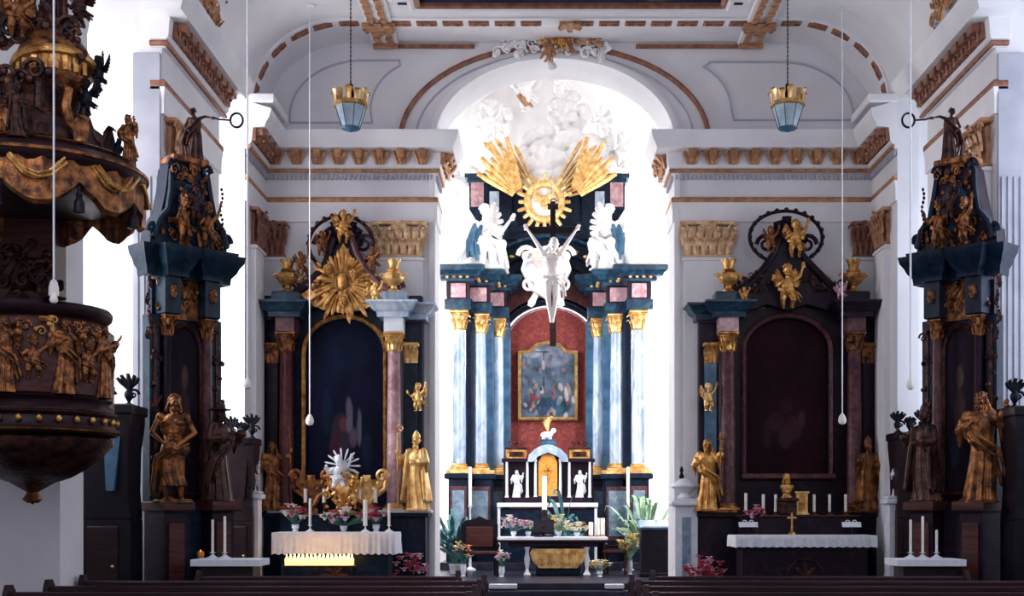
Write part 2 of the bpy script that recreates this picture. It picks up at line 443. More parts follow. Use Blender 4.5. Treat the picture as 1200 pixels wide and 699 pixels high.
wall_pilaster(12, XL, 20.5, .6, .09, PI/2, gm='browntrim'); wall_pilaster(13, XR, 20.5, .6, .09, -PI/2, gm='goldtrim')
wall_pilaster(14, XL, 15.95, .62, .10, PI/2, gm='goldtrim'); wall_pilaster(15, XR, 15.95, .62, .10, -PI/2, gm='goldtrim')
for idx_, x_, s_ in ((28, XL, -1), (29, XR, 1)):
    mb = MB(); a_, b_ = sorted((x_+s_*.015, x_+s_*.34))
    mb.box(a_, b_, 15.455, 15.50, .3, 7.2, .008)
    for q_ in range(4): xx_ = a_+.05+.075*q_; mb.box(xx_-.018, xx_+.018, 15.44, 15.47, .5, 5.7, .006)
    o = mb.build('trim_%d' % idx_, M['shadeplaster']); struct(o)
# ---- mouldings round the chancel arch and along the top of the wall
def arch_trim(idx, rx, rz, wd, dp, m, z0=None, y=None, n=30):
    y = YW if y is None else y
    pts = arch_pts(AX, AZ, rx, rz, n, z0); mb = MB()
    mb.sweep(pts, [(0, y), (0, y-dp), (-wd*.5, y-dp*1.4), (-wd, y-dp), (-wd, y)], FX)
    o = mb.build('trim_%d' % idx, m); struct(o); return o
k_ = YW/F
arch_trim(16, 178*k_, 108*k_, .075, .05, M['browntrim'])
arch_trim(17, 162*k_, 101*k_, .03, .02, M['plaster_line'])
arch_trim(18, ARX, ARZ, .10, .03, M['plaster_trim'], 0.4)
mb = MB()
for a, b in ((462, 556), (745, 880)): mb.box(wx(a, YW), wx(b, YW), YW-.05, YW, wz(56, YW)-.02, wz(56, YW)+.045)
o = mb.build('trim_19', M['browntrim']); struct(o)
# thin sunk-panel lines in the spandrels
def line_trim(idx, pxs, dp=.018, wd=.03, m='plaster_line'):
    mb = MB()
    for pl in pxs:
        pts = [(wx(a, YW), wz(b, YW)) for a, b in pl]
        mb.sweep(pts, [(-wd/2, YW), (-wd/2, YW-dp), (wd/2, YW-dp), (wd/2, YW)], FX)
    o = mb.build('trim_%d' % idx, M[m]); struct(o)
def curve(cx, cy, rx, ry, a0, a1, n=12): return [(cx+rx*math.cos(R(a0+(a1-a0)*k/n)), cy-ry*math.sin(R(a0+(a1-a0)*k/n))) for k in range(n+1)]
line_trim(20, [[(340,144)]+curve(425,135,85,64,178,95)+[(468,71)]+curve(500,130,66,60,118,178)+[(436,144),(340,144)],
               [(1000,141)]+curve(915,135,85,62,2,85)+[(832,73)]+curve(795,130,62,58,62,2)+[(860,141),(1000,141)]])
# ---- transverse band with its row of plaques
DY = 20.37
mb = MB(); pr2 = vault_profile(14)
mb.sweep(pr2, [(.0, DY-.18), (.03, DY-.18), (.035, DY-.16), (.035, DY+.16), (.03, DY+.18), (0, DY+.18)], FX)
t = mb.build('trim_21', M['plaster_trim']); struct(t)
# plaques by arc length
def poly_at(pts, s):
    for a, b in zip(pts[:-1], pts[1:]):
        a = Vector(a); b = Vector(b); L = (b-a).length
        if s <= L: return a+(b-a)*(s/L), (b-a)/L
        s -= L
    return None
tot = sum((Vector(b)-Vector(a)).length for a, b in zip(pr2[:-1], pr2[1:]))
sp = .415; n = int(tot/sp)
for k in range(n+1):
    s_ = tot/2+(k-n/2)*sp
    q = poly_at(pr2, s_)
    if q is None: continue
    p, d = q; nr = Vector((d.y, -d.x))
    if any(abs(p.x-wx(xx, DY)) < .30 for xx in (444, 890)) or abs(p.x-wx(665, DY)) < .22: continue
    mb = MB(); mb.M = Matrix(((d.x, 0, nr.x, p.x), (0, 1, 0, DY), (d.y, 0, nr.y, p.y), (0,0,0,1)))
    mb.box(-.15, .15, -.085, .085, .0, .055, .012)
    for e in (-1, 1): mb.scroll((e*.07, 0, .06), (1,0,0), (0,1,0), .045, 1.2, .012, 5, e)
    mb.box(-.165, .165, -.11, .11, .02, .04, .005)
    mb.build('carved_plaque', M['browntrim'], t)
# longitudinal decorated ribs
for idx, pxc in ((22, 444), (23, 890)):
    X = wx(pxc, DY); mb = MB(); mb.box(X-.21, X+.21, 12, YW-.03, ZC-.06, ZC+.01, .01)
    t = mb.build('trim_%d' % idx, M['plaster_trim']); struct(t)
    for e in (-1, 1):
        g = MB(); g.box(X+e*.10-.045, X+e*.10+.045, 19.0, YW-.15, ZC-.10, ZC-.05, .01)
        for kk in range(9): g.box(X+e*.10-.055, X+e*.10+.055, 19.0+kk*.26, 19.0+kk*.26+.12, ZC-.115, ZC-.09, .01)
        g.build('gilded_moulding', M['goldtrim'], t)
    g = MB()
    g.box(X-.26, X+.26, DY-.10, DY+.10, ZC-.13, ZC-.05, .02); g.box(X-.2, X+.2, YW-.14, YW-.05, ZC-.13, ZC-.05, .01)
    for a in range(8): g.leaf((X, DY, ZC-.12), (math.cos(a*PI/4), math.sin(a*PI/4)*.6, 0), (0,0,-1), .24, .12, .15)
    g.build('rosette', M['goldtrim'], t)
g = MB(); X = wx(668, DY)
g.box(X-.17, X+.17, DY-.09, DY+.09, ZC-.10, ZC-.0, .02)
for a in range(8): g.leaf((X, DY, ZC-.09), (math.cos(a*PI/4), math.sin(a*PI/4)*.6, 0), (0,0,-1), .18, .1, .15)
o = g.build('trim_24', M['goldtrim']); struct(o)
# ---- chancel behind the arch
CXL, CXR, CYB = -3.3, 3.9, 32.4
CHW = M['stucco']
def chancel_side(x, s, name):
    mb = MB()
    xa, xb = min(x, x+s*.3), max(x, x+s*.3)
    for y0, y1 in ((YW+1, 24.2), (25.4, 30.0), (31.2, CYB)): mb.box(xa, xb, y0, y1, 0, 8.4)
    for y0, y1 in ((24.2, 25.4), (30.0, 31.2)): mb.box(xa, xb, y0, y1, 0, 3.2); mb.box(xa, xb, y0, y1, 7.6, 8.4)
    o = mb.build(name, CHW, smooth=False); struct(o)
chancel_side(CXL, -1, 'wall_chancel_left'); chancel_side(CXR, 1, 'wall_chancel_right')
for k, (x, y0, y1) in enumerate(((CXL-.15, 24.2, 25.4), (CXL-.15, 30.0, 31.2), (CXR+.15, 24.2, 25.4), (CXR+.15, 30.0, 31.2))):
    f = MB()
    for q in range(1, 5): f.box(x-.02, x+.02, y0, y1, 3.2+4.4*q/5-.02, 3.2+4.4*q/5+.02)
    f.box(x-.02, x+.02, (y0+y1)/2-.02, (y0+y1)/2+.02, 3.2, 7.6)
    f.box(x-.05, x+.05, y0, y1, 3.2, 3.28); f.box(x-.05, x+.05, y0, y1, 7.52, 7.6)
    w = f.build('window_%d' % (5+k), M['plaster_trim'], smooth=False); struct(w)
mb = MB(); mb.box(CXL, CXR, CYB, CYB+.3, 0, 13); o = mb.build('wall_back', CHW, smooth=False); struct(o)
cp = arch_pts((CXL+CXR)/2, 8.4, (CXR-CXL)/2, 4.3, 24)
mb = MB(); mb.sweep(cp, [(0, YW+1), (0, CYB+.05), (-.18, CYB+.05), (-.18, YW+1)], FX)
o = mb.build('ceiling', CHW); struct(o)
# wall above the arch on the chancel side (closes the gap up to the chancel vault)
mb = MB(); mb.sweep(cp, [(0, CYB-.5), (.07, CYB-.5), (.10, CYB-.42), (.07, CYB-.34), (0, CYB-.34)], FX)
mb.sweep(cp, [(0, 29.0), (.10, 29.0), (.12, 29.1), (.12, 29.5), (.10, 29.6), (0, 29.6)], FX)
o = mb.build('trim_25', M['plaster_trim']); struct(o)
mb = MB()
for x, s in ((CXL, 1), (CXR, -1)):
    path = [(x, YW+1.1), (x, CYB)] if s > 0 else [(x, CYB), (x, YW+1.1)]
    mb.sweep(path, [(0,7.9),(.05,7.9),(.08,8.0),(.25,8.1),(.30,8.3),(0,8.4)], MAP)
o = mb.build('trim_26', M['plaster_trim']); struct(o)
mb = MB(); mb.box(AX-ARX-1.5, AX+ARX+1.2, YW+.99, YW+1.05, 9.4, 12.9); o = mb.build('wall_above_arch', M['plaster'], smooth=False); struct(o)
# ================================================================== LIGHT
world = bpy.data.worlds.new('World'); bpy.context.scene.world = world; world.use_nodes = True
bg = world.node_tree.nodes['Background']; bg.inputs[0].default_value = (.82,.83,1.0,1); bg.inputs[1].default_value = .55
def area(name, loc, tgt, sx, sy, power, col=(1,.98,.97), spread=180):
    l = bpy.data.lights.new(name, 'AREA'); l.shape = 'RECTANGLE'; l.size = sx; l.size_y = sy; l.energy = power; l.color = col; l.spread = R(spread)
    o = bpy.data.objects.new(name, l); C.objects.link(o); o.location = loc
    o.rotation_euler = (Vector(tgt)-Vector(loc)).to_track_quat('-Z', 'Y').to_euler(); return o
# daylight through the chancel windows
area('daylight_chancel_left_a', (CXL+.05, 24.8, 5.4), (3, 28.6, 4.6), 1.1, 4.2, 300)
area('daylight_chancel_left_b', (CXL+.1, 30.6, 5.6), (1.5, 32.2, 6.2), 1.1, 5, 620)
area('daylight_chancel_right_a', (CXR-.05, 24.8, 5.4), (-3, 28.6, 4.6), 1.1, 4.2, 300)
area('daylight_chancel_right_b', (CXR-.1, 30.6, 5.6), (-1, 32.2, 6.2), 1.1, 5, 620)
# daylight through the windows of the side recesses
area('daylight_left_near', (XL-1.7, 14.55, 4.9), (XL+3, 15.6, 4.9), 1.2, 5.2, 115, (1,.99,1))
area('daylight_left_far', (XL-1.7, 19.0, 4.9), (XL+3, 19.9, 4.9), .9, 5.2, 200, (1,.99,1))
area('daylight_right_near', (XR+1.7, 14.55, 4.9), (XR-3, 15.6, 4.9), 1.2, 5.2, 95, (.80,.88,1))
area('daylight_right_far', (XR+1.7, 19.0, 4.9), (XR-3, 19.9, 4.9), .9, 5.2, 60, (.80,.88,1))
# added fill lamps high on both sides of the nave, without windows
area('fill_nave_left', (-4.2, 6.5, 7.5), (1.5, 20, 5.5), 3, 3.5, 70, (.94,.94,1))
area('fill_nave_right', (5.2, 6.5, 7.5), (-1.5, 20, 5.5), 3, 3.5, 70, (.94,.94,1))
# ================================================================== CAMERA
cam = bpy.data.cameras.new('camera'); co = bpy.data.objects.new('camera', cam); C.objects.link(co)
co.location = (0, 0, EYE); co.rotation_euler = (PI/2, 0, 0)
cam.sensor_width = 36; cam.sensor_fit = 'HORIZONTAL'; cam.lens = 36*F/1200
cam.shift_x = (600-VX)/1200; cam.shift_y = (HY-349.5)/1200; cam.clip_end = 200; cam.clip_start = .05
sc = bpy.context.scene; sc.camera = co
sc.view_settings.view_transform = 'Standard'; sc.view_settings.look = 'None'; sc.view_settings.gamma = 1; sc.view_settings.exposure = .38
sc.view_settings.use_curve_mapping = False
# ================================================================== FIGURES (carved statues; unit height 1, facing -Y)
def hand(mb, wrist, d, s=1.0, curl=.5, side=1):
    """palm, four unequal bent fingers and a thumb; d = direction of the palm"""
    w = Vector(wrist); d = Vector(d).normalized()
    u = d.cross(Vector((0,1,0)))
    if u.length < .1: u = d.cross(Vector((1,0,0)))
    u.normalize(); n = u.cross(d).normalized()
    pc = w+d*.030*s
    mb.cap_(w, pc, .012*s, .016*s); mb.cap_(pc-u*.010*s, pc+u*.010*s, .0115*s)
    for k, (o, L) in enumerate(((-.016,.036), (-.0055,.042), (.0055,.040), (.016,.030))):
        b = pc+u*o*s+d*.012*s; m_ = b+(d*(1-curl*.3)+n*curl*.4).normalized()*L*.5*s; e = m_+(d*(1-curl)+n*curl).normalized()*L*.5*s
        mb.cap_(b, m_, .0058*s, .0054*s, 6); mb.cap_(m_, e, .0054*s, .0046*s, 6)
    b = w+d*.012*s-u*.012*s*side; m_ = b+(d*.6-u*.8*side+n*.3).normalized()*.020*s; e = m_+(d-u*.2*side+n*.3).normalized()*.016*s
    mb.cap_(b, m_, .0068*s, .006*s, 6); mb.cap_(m_, e, .006*s, .005*s, 6)
def head(mb, c, s=1.0, yaw=0.0, tilt=0.0, hair='curly', beard=False, seed=1):
    rnd = random.Random(seed)
    T = mb.M.copy(); mb.M = T @ Matrix.Translation(c) @ Matrix.Rotation(yaw, 4, 'Z') @ Matrix.Rotation(tilt, 4, 'X') @ Matrix.Scale(s, 4)
    mb.ball((0, .004, .012), .058, 16, 12, (.86, 1.02, 1.0))
    mb.ball((0, -.012, -.024), .044, 14, 10, (.84, .92, 1.0))             # jaw
    mb.cap_((0, -.056, .004), (0, -.070, -.014), .006, .0095, 6)          # nose
    mb.cap_((-.018, -.052, .016), (.018, -.052, .016), .009)              # brow
    mb.ball((0, -.050, -.048), .014, 8, 6)                                # chin
    mb.cap_((-.012, -.056, -.030), (.012, -.056, -.030), .0058)           # lips
    for q in (-1, 1):
        mb.ball((q*.050, .004, -.004), .013, 8, 6, (.5, .8, 1.2))         # ears
        mb.ball((q*.026, -.042, -.014), .017, 8, 6)                       # cheeks
    if hair:
        for k in range(26):
            a = rnd.uniform(0, 2*PI); b = rnd.uniform(-.1, 1.3)
            x, y, z = math.cos(a)*math.cos(b), math.sin(a)*math.cos(b), math.sin(b)
            if y < -.35 and z < .55: continue
            mb.ball((x*.052, .008+y*.058, .018+z*.054), rnd.uniform(.014,.020), 7, 5)
        if hair == 'long':
            for q in (-1, 1):
                for j in range(4): mb.ball((q*(.048+.006*j), .018+.006*j, -.01-.025*j), .020, 7, 5)
            mb.cap_((0, .045, 0), (0, .05, -.09), .035, .03)
    if beard:
        for k in range(8): mb.ball((rnd.uniform(-.026,.026), -.050+rnd.uniform(0,.012), -.052-rnd.uniform(0,.035)), .015, 7, 5)
    mb.M = T
def arm(mb, side, sh, el, ha, sleeve=False, s=1.0, curl=.5):
    mb.cap_(sh, el, .034*s, .026*s); mb.cap_(el, ha, .026*s, .015*s)
    hand(mb, ha, Vector(ha)-Vector(el), 1.15*s, curl, side)
    if sleeve:
        el = Vector(el); ha = Vector(ha); m = el.lerp(ha, .62)
        mb.cap_(sh, el, .050*s, .050*s); mb.cap_(el, m, .050*s, .058*s)
        mb.cap_(m, m+Vector((0, .01, -.10))*s, .045*s, .020*s); mb.cap_(el, el+Vector((0,.02,-.13))*s, .045*s, .018*s)
def robe(mb, top=.80, hem=.0, wt=.105, wb=.17, seed=0, folds=11, depth=.16, lean=0.0, sy=.72):
    ph = seed*1.7; rings = []; seg = 72; n = 18
    for k in range(n+1):
        u = k/n; z = hem+(top-hem)*u
        r = wb+(wt-wb)*min(1, u*1.5)**.8
        if u > .72: r = wt*(1.0+.28*math.sin((u-.72)/.28*PI)) if u < .99 else wt*.7
        am = depth*(1-u)**.7
        ring = []
        for i in range(seg):
            a = 2*PI*i/seg
            f = 1+am*(.6*math.sin(folds*a+ph+1.4*u)+.4*math.sin((folds*2+1)*a-ph*2+2*u))*(1+.4*math.sin(2*a+seed))
            sway = .02*math.sin(u*5+seed)+lean*(1-u)
            ring.append((r*f*math.cos(a)+sway, r*sy*f*math.sin(a), z))
        rings.append(ring)
    mb.loft(rings)
def drape(mb, pts, r0, r1, n=7, seed=3):
    """bundle of hanging folds along a path"""
    rnd = random.Random(seed)
    for k in range(n):
        o = Vector((rnd.uniform(-1,1), rnd.uniform(-.6,.6), rnd.uniform(-.6,.6)))*r0
        P = [Vector(p)+o*(1+.3*j) for j, p in enumerate(pts)]
        for a, b in zip(P[:-1], P[1:]): mb.cap_(a, b, r0*.42, r0*.38, 7)
def statue_mesh(kind, name, voxel=.0048):
    mb = MB(); seed = hash_(kind)
    neck = lambda c: mb.cap_((c[0]*.6, 0, .80), (c[0], c[1], .885), .030, .027)
    if kind == 'bishop':
        robe(mb, .82, 0, .105, .165, 2, 11, .15)
        neck((0,-.01)); head(mb, (0,-.015,.925), 1, .15, .08, 'curly', True, 4)
        # mitre
        mb.loft([[(x*w, y*w2-.005, z) for x, y in [(math.cos(2*PI*i/20), math.sin(2*PI*i/20)) for i in range(20)]] for w, w2, z in ((.052,.052,.955),(.060,.048,.99),(.050,.034,1.035),(.006,.022,1.085))])
        arm(mb, -1, (-.10,0,.795), (-.185,-.03,.66), (-.205,-.13,.74), True)
        arm(mb, 1, (.10,0,.795), (.16,-.05,.65), (.06,-.16,.64), True)
        for q in (-1, 1):                                   # cope
            for j in range(6): mb.cap_((q*(.07+.006*j),.03-.02*j,.80), (q*(.19-.004*j), .06-.035*j, .12+.02*(j%2)), .030, .026)
    elif kind == 'saint':
        robe(mb, .82, 0, .100, .150, 5, 9, .18, .02)
        neck((.01,-.01)); head(mb, (.012,-.015,.925), 1, -.35, .12, 'long', True, 7)
        arm(mb, -1, (-.10,0,.795), (-.17,-.02,.64), (-.06,-.13,.70), True)
        arm(mb, 1, (.10,0,.795), (.20,-.02,.69), (.24,-.12,.83), True)
        drape(mb, [(-.12,-.06,.72), (0,-.13,.56), (.13,-.08,.46), (.17,.0,.20)], .05, .05, 8)
    elif kind == 'warrior':                                  # bare-chested figure, cloth round the hips, hands joined before him
        for q in (-1, 1):
            mb.cap_((q*.055,0,.50), (q*.065,-.03+.02*q,.28), .060, .042); mb.cap_((q*.065,-.03+.02*q,.28), (q*.07,.01,.05), .042, .024)
            mb.cap_((q*.07,.01,.03), (q*.085,-.085,.018), .024, .016)
        mb.ball((0,0,.70), .115, 18, 12, (1.05,.66,1.12)); mb.ball((0,0,.60), .088, 16, 10, (1,.72,1.1)); mb.ball((0,0,.51), .098, 16, 10, (1.05,.78,.85))
        for q in (-1, 1): mb.ball((q*.048,-.055,.735), .048, 12, 8, (1.1,.6,.8)); mb.ball((q*.112,0,.79), .046, 10, 8)
        for q in (-1, 1):
            for j in range(3): mb.ball((q*.024,-.062,.575+.035*j), .021, 8, 6)
        neck((.01,-.01)); head(mb, (.012,-.018,.925), 1, .25, .15, 'long', True, 9)
        arm(mb, -1, (-.115,0,.79), (-.19,-.02,.64), (-.085,-.125,.545)); arm(mb, 1, (.115,0,.79), (.195,-.02,.64), (.06,-.125,.53))
        robe(mb, .54, .14, .105, .115, 3, 9, .20); drape(mb, [(.11,-.05,.53), (.0,-.12,.47), (-.11,-.05,.40), (-.14,.02,.08)], .035, .03, 8)
    elif kind == 'hat':                                      # robed figure with a broad hat leaning outward
        robe(mb, .82, 0, .105, .155, 8, 10, .16, -.02); neck((0,-.01)); head(mb, (.0,-.015,.925), 1, -.5, .1, 'long', True, 3)
        mb.lathe([(.03,.955),(.115,.965),(.12,.975),(.06,.985),(.058,1.03),(.02,1.05)], (0,0,0), 20)
        arm(mb, -1, (-.10,0,.795), (-.18,-.03,.65), (-.06,-.14,.66), True); arm(mb, 1, (.10,0,.795), (.18,-.06,.66), (.20,-.17,.76), True)
        drape(mb, [(.12,-.06,.72), (0,-.13,.58), (-.13,-.08,.44), (-.15,.0,.15)], .045, .04, 7)
    elif kind == 'angel_ring':                               # angel reaching far out with one arm
        robe(mb, .82, 0, .095, .15, 11, 9, .22, .05); neck((-.01,-.01)); head(mb, (-.02,-.02,.925), 1, -.5, .0, 'curly', False, 12)
        arm(mb, -1, (-.10,0,.795), (-.17,-.03,.63), (-.09,-.12,.55)); arm(mb, 1, (.10,0,.80), (.225,-.03,.83), (.345,-.06,.80))
        drape(mb, [(.10,-.05,.74), (.02,-.11,.60), (-.10,-.08,.50), (-.20,.04,.30), (-.16,.05,.10)], .05, .04, 9)
    elif kind == 'seated':                                   # seated angel in flowing white
        mb.ball((0,0,.47), .095, 16, 10, (1.05,.7,1.2)); mb.ball((0,0,.35), .105, 14, 10, (1.1,.85,.9))
        mb.cap_((0,0,.56), (0,-.01,.63), .028, .026); head(mb, (.0,-.02,.675), 1, .4, .1, 'curly', False, 5)
        for q, fx in ((-1,-.03), (1,.03)):
            mb.cap_((q*.055,0,.32), (q*.08+fx,-.21,.30), .070, .052); mb.cap_((q*.08+fx,-.21,.30), (q*.075+fx,-.17,.06), .050, .026); mb.cap_((q*.075+fx,-.17,.04), (q*.08+fx,-.25,.02), .022, .014)
        arm(mb, -1, (-.095,0,.54), (-.17,-.02,.42), (-.10,-.14,.40)); arm(mb, 1, (.095,0,.54), (.19,-.04,.47), (.25,-.12,.58))
        drape(mb, [(-.13,-.02,.36), (-.08,-.2,.31), (.06,-.22,.24), (.13,-.16,.05)], .055, .05, 12); drape(mb, [(.12,0,.50), (0,-.08,.42), (-.14,0,.33), (-.22,.05,.18)], .045, .04, 10, 7)
        drape(mb, [(.06,.05,.30), (.16,.02,.20), (.2,0,.05)], .06, .05, 8, 11)
    elif kind == 'corpus':                                   # figure hanging from raised arms
        for q in (-1, 1):
            mb.cap_((q*.045,0,.47), (q*.045,-.055,.27), .052, .037); mb.cap_((q*.045,-.055,.27), (q*.018,-.01,.065), .036, .020)
            mb.cap_((q*.016,-.012,.05), (q*.012,-.05,-.02), .019, .013)
            mb.ball((q*.10,0,.77), .038, 10, 8); mb.ball((q*.042,-.045,.71), .042, 10, 8, (1.1,.6,.8))
            arm(mb, q, (q*.10,0,.775), (q*.175,.005,.90), (q*.275,.02,1.05), False, .92, .3)
        mb.ball((0,0,.68), .10, 18, 12, (1.02,.66,1.15)); mb.ball((0,0,.57), .074, 16, 10, (1,.70,1.1)); mb.ball((0,0,.49), .083, 16, 10, (1.05,.78,.8))
        mb.cap_((0,0,.78), (.01,-.03,.84), .030, .027); head(mb, (.02,-.06,.865), 1, .3, .45, 'long', True, 6)
        robe(mb, .535, .40, .090, .092, 4, 8, .14, sy=.85); drape(mb, [(-.08,-.05,.50), (.05,-.08,.47), (.11,-.02,.42), (.125,0,.28)], .026, .02, 6)
    elif kind == 'putto':                                    # chubby child angel, one arm raised
        mb.ball((0,0,.50), .15, 16, 12, (1,.82,1.15)); mb.ball((0,-.01,.38), .155, 16, 12, (1,.88,.9))
        mb.cap_((0,0,.62), (0,-.01,.70), .05, .05); head(mb, (0,-.02,.82), 1.95, .3, .0, 'curly', False, 8)
        for q in (-1, 1):
            mb.cap_((q*.075,0,.33), (q*.11,-.10*(1 if q > 0 else .3),.19), .092, .066); mb.cap_((q*.11,-.10*(1 if q > 0 else .3),.19), (q*.09,.03,.04), .062, .036); mb.cap_((q*.09,.03,.03), (q*.10,-.07,.01), .034, .024)
        mb.cap_((-.13,0,.60), (-.25,-.03,.50), .056, .045); mb.cap_((-.25,-.03,.50), (-.30,-.12,.58), .044, .028); hand(mb, (-.30,-.12,.58), (-.2,-.5,.6), 1.9, .5, -1)
        mb.cap_((.13,0,.60), (.26,-.02,.70), .056, .045); mb.cap_((.26,-.02,.70), (.31,-.04,.86), .044, .028); hand(mb, (.31,-.04,.86), (.2,-.2,1), 1.9, .4, 1)
        drape(mb, [(-.16,-.04,.42), (0,-.15,.36), (.16,-.05,.33), (.27,.06,.22)], .05, .04, 7)
    elif kind == 'bust':                                     # half-length reliquary bust
        mb.ball((0,0,.36), .20, 18, 12, (1.15,.75,1.0)); mb.cap_((0,0,.50), (0,-.01,.62), .07, .06); head(mb, (0,-.02,.76), 2.2, 0, 0, 'long', True, 5)
        for q in (-1, 1): mb.ball((q*.20,0,.42), .10, 12, 8)
        mb.lathe([(.24,0),(.24,.05),(.17,.09),(.15,.16),(.2,.26)], (0,0,0), 24, sy=.75)
    elif kind == 'cloud':
        rnd = random.Random(5)
        for k in range(46):
            a = rnd.uniform(0, 2*PI); q = rnd.uniform(0,1)**.6
            mb.ball((q*.5*math.cos(a), rnd.uniform(-.12,.05)*(1.3-q), .5+q*.42*math.sin(a)), rnd.uniform(.07,.16), 12, 8)
    elif kind == 'cherub':                                   # winged head
        head(mb, (0,0,.5), 4.4, 0, .05, 'curly', False, 3); mb.ball((0,.05,.5), .2, 12, 8)
    return sculpt(mb, name, voxel, 1)
def hash_(s): return sum(ord(c) for c in s)
def wing(mb, root, out, up, L, n=7, back=(0,1,0)):
    """a feathered wing: rows of overlapping vanes fanned from the root"""
    root = Vector(root); out = Vector(out).normalized(); up = Vector(up).normalized(); back = Vector(back)
    for row, (l_, w_) in enumerate(((1.0,.16), (.62,.15), (.38,.14))):
        for k in range(n):
            u = k/(n-1); d = (up*(1-u)*1.1+out*(.35+u*.9)-up*u*.5).normalized()
            st = root+out*L*.10*row*.5+up*L*.22*(1-u)
            mb.leaf(st-back*.012*row*L, d, -back, L*l_*(1-.3*u), L*w_, .06, L*.02, 4)
_SM = {}
def SM(kind, voxel=None):
    if kind not in _SM: _SM[kind] = statue_mesh(kind, kind+'_figure', voxel or .0052)
    return _SM[kind]
def statue(name, kind, mat_, label, cat, loc, h, rz=0, group=None, wings=None, staff=None, base=True, wmat=None):
    """Empty at the feet; figure, wings, staff, plinth as parts (local units scaled by h)"""
    t = thing(name, label, cat, loc, rz, group, local=True)
    place(SM(kind), 'figure', mat_, t, (0,0,0), (0,0,0), h)
    if wings:
        for q in (-1, 1):
            mb = MB(); mb.M = Matrix.Scale(h, 4); z = {'seated': .50, 'putto': .56, 'cherub': .42}.get(kind, .74)
            wing(mb, (q*.04, .07 if kind != 'cherub' else .12, z), (q, .15, .1), (q*.25, .25, 1), wings)
            mb.build('wing', wmat or mat_, t)
    if staff == 'crozier':
        mb = MB(); mb.M = Matrix.Scale(h, 4); mb.tube([(-.21,-.15,0), (-.215,-.15,.5), (-.215,-.15,1.05)], .009, 8)
        mb.scroll((-.175,-.15,1.10), (1,0,0), (0,0,1), .055, 1.3, .011, 6, -1); mb.ball((-.215,-.15,1.03), .018, 8, 6)
        mb.build('crozier', M['gold_bright'], t)
    if staff == 'spear':
        mb = MB(); mb.M = Matrix.Scale(h, 4); mb.tube([(.26,-.15,.02), (.245,-.13,.83), (.23,-.12,1.22)], .009, 6); mb.lathe([(.0,0),(.018,.02),(.0,.09)], (.23,-.12,1.22), 6)
        mb.build('spear', M['gold_dark'], t)
    if staff == 'cross':
        mb = MB(); mb.M = Matrix.Scale(h, 4); mb.tube([(.245,-.14,.3), (.245,-.14,1.1)], .010, 6); mb.tube([(.175,-.14,1.0), (.315,-.14,1.0)], .009, 6)
        mb.build('cross_staff', M['gold_dark'], t)
    if base:
        mb = MB(); mb.M = Matrix.Scale(h, 4); mb.lathe([(.20,-.001),(.20,.012),(.185,.02),(.18,.03)], (0,0,-.012), 8, sy=.8, a0=PI/8); mb.build('plinth', mat_, t)
    return t
# ---- candles, flowers, plants
def candlestick(loc, hb, hc, label, group, m='gold_dark', r=.02, rc=.012, lit=False, cat='candlestick'):
    t = thing('candlestick', label, cat, loc, 0, group, local=True)
    mb = MB(); mb.lathe([(r*3,0),(r*3,.012),(r*1.6,.025),(r*.6,.05),(r*.5,hb*.3),(r*1.1,hb*.42),(r*.5,hb*.5),(r*.45,hb*.85),(r*1.6,hb*.95),(r*1.6,hb)], (0,0,0), 12); mb.build('stand', M[m], t)
    mb = MB(); mb.lathe([(rc,hb),(rc,hb+hc*.98),(rc*.6,hb+hc)], (0,0,0), 10); c = mb.build('candle', M['wax'], t)
    mb = MB(); mb.tube([(0,0,hb+hc), (0.002,0,hb+hc+.012)], .0015, 5); mb.build('wick', M['iron'], c)
    if lit:
        mb = MB(); mb.lathe([(.001,0),(.007,.012),(.006,.022),(.001,.042)], (0,0,hb+hc+.008), 8); mb.build('flame', M['flame'], c)
    return t
def blossom_mesh(mb, c, r, rnd):
    for k in range(6):
        a = k*PI/3+rnd.random(); mb.leaf(c, (math.cos(a)*.9, math.sin(a)*.9, .6), (0,0,1), r, r*.8, -.2, r*.05, 3)
    mb.ball(c, r*.35, 6, 5)
def bouquet(loc, w, h, petals, label, seed, vase='whitestone', n=22, leaf='green', name='flower_bouquet', group=None, vh=.12):
    rnd = random.Random(seed); t = thing(name, label, 'flowers', loc, 0, group, local=True)
    mb = MB(); mb.lathe([(.04,0),(.05,.01),(.035,.03),(.06,vh*.6),(.05,vh),(.065,vh+.01),(.05,vh-.02),(.001,vh-.03)], (0,0,0), 14); mb.build('vase', M[vase], t)
    bl = [MB() for _ in petals]; lf = MB()
    for k in range(n):
        a = rnd.uniform(0, 2*PI); q = rnd.random()**.6
        p = Vector((q*w/2*math.cos(a), q*w/3*math.sin(a), vh+.03+(h-vh)*rnd.uniform(.25,1)*(1-.45*q*q)))
        blossom_mesh(bl[k % len(petals)], p, rnd.uniform(.06,.09), rnd); lf.tube([(0,0,vh-.01), p*.5+Vector((0,0,vh*.5)), p], .003, 4)
        if k % 2 == 0:
            d = p-Vector((0,0,vh)); lf.leaf((0,0,vh), d.normalized()+Vector((rnd.uniform(-.3,.3),0,0)), (d.x, d.y-.3, 0), d.length*.85, .03, .2, .003, 4)
    for b, m in zip(bl, petals): b.build('blossoms', M[m], t)
    lf.build('leaves', M[leaf], t); return t
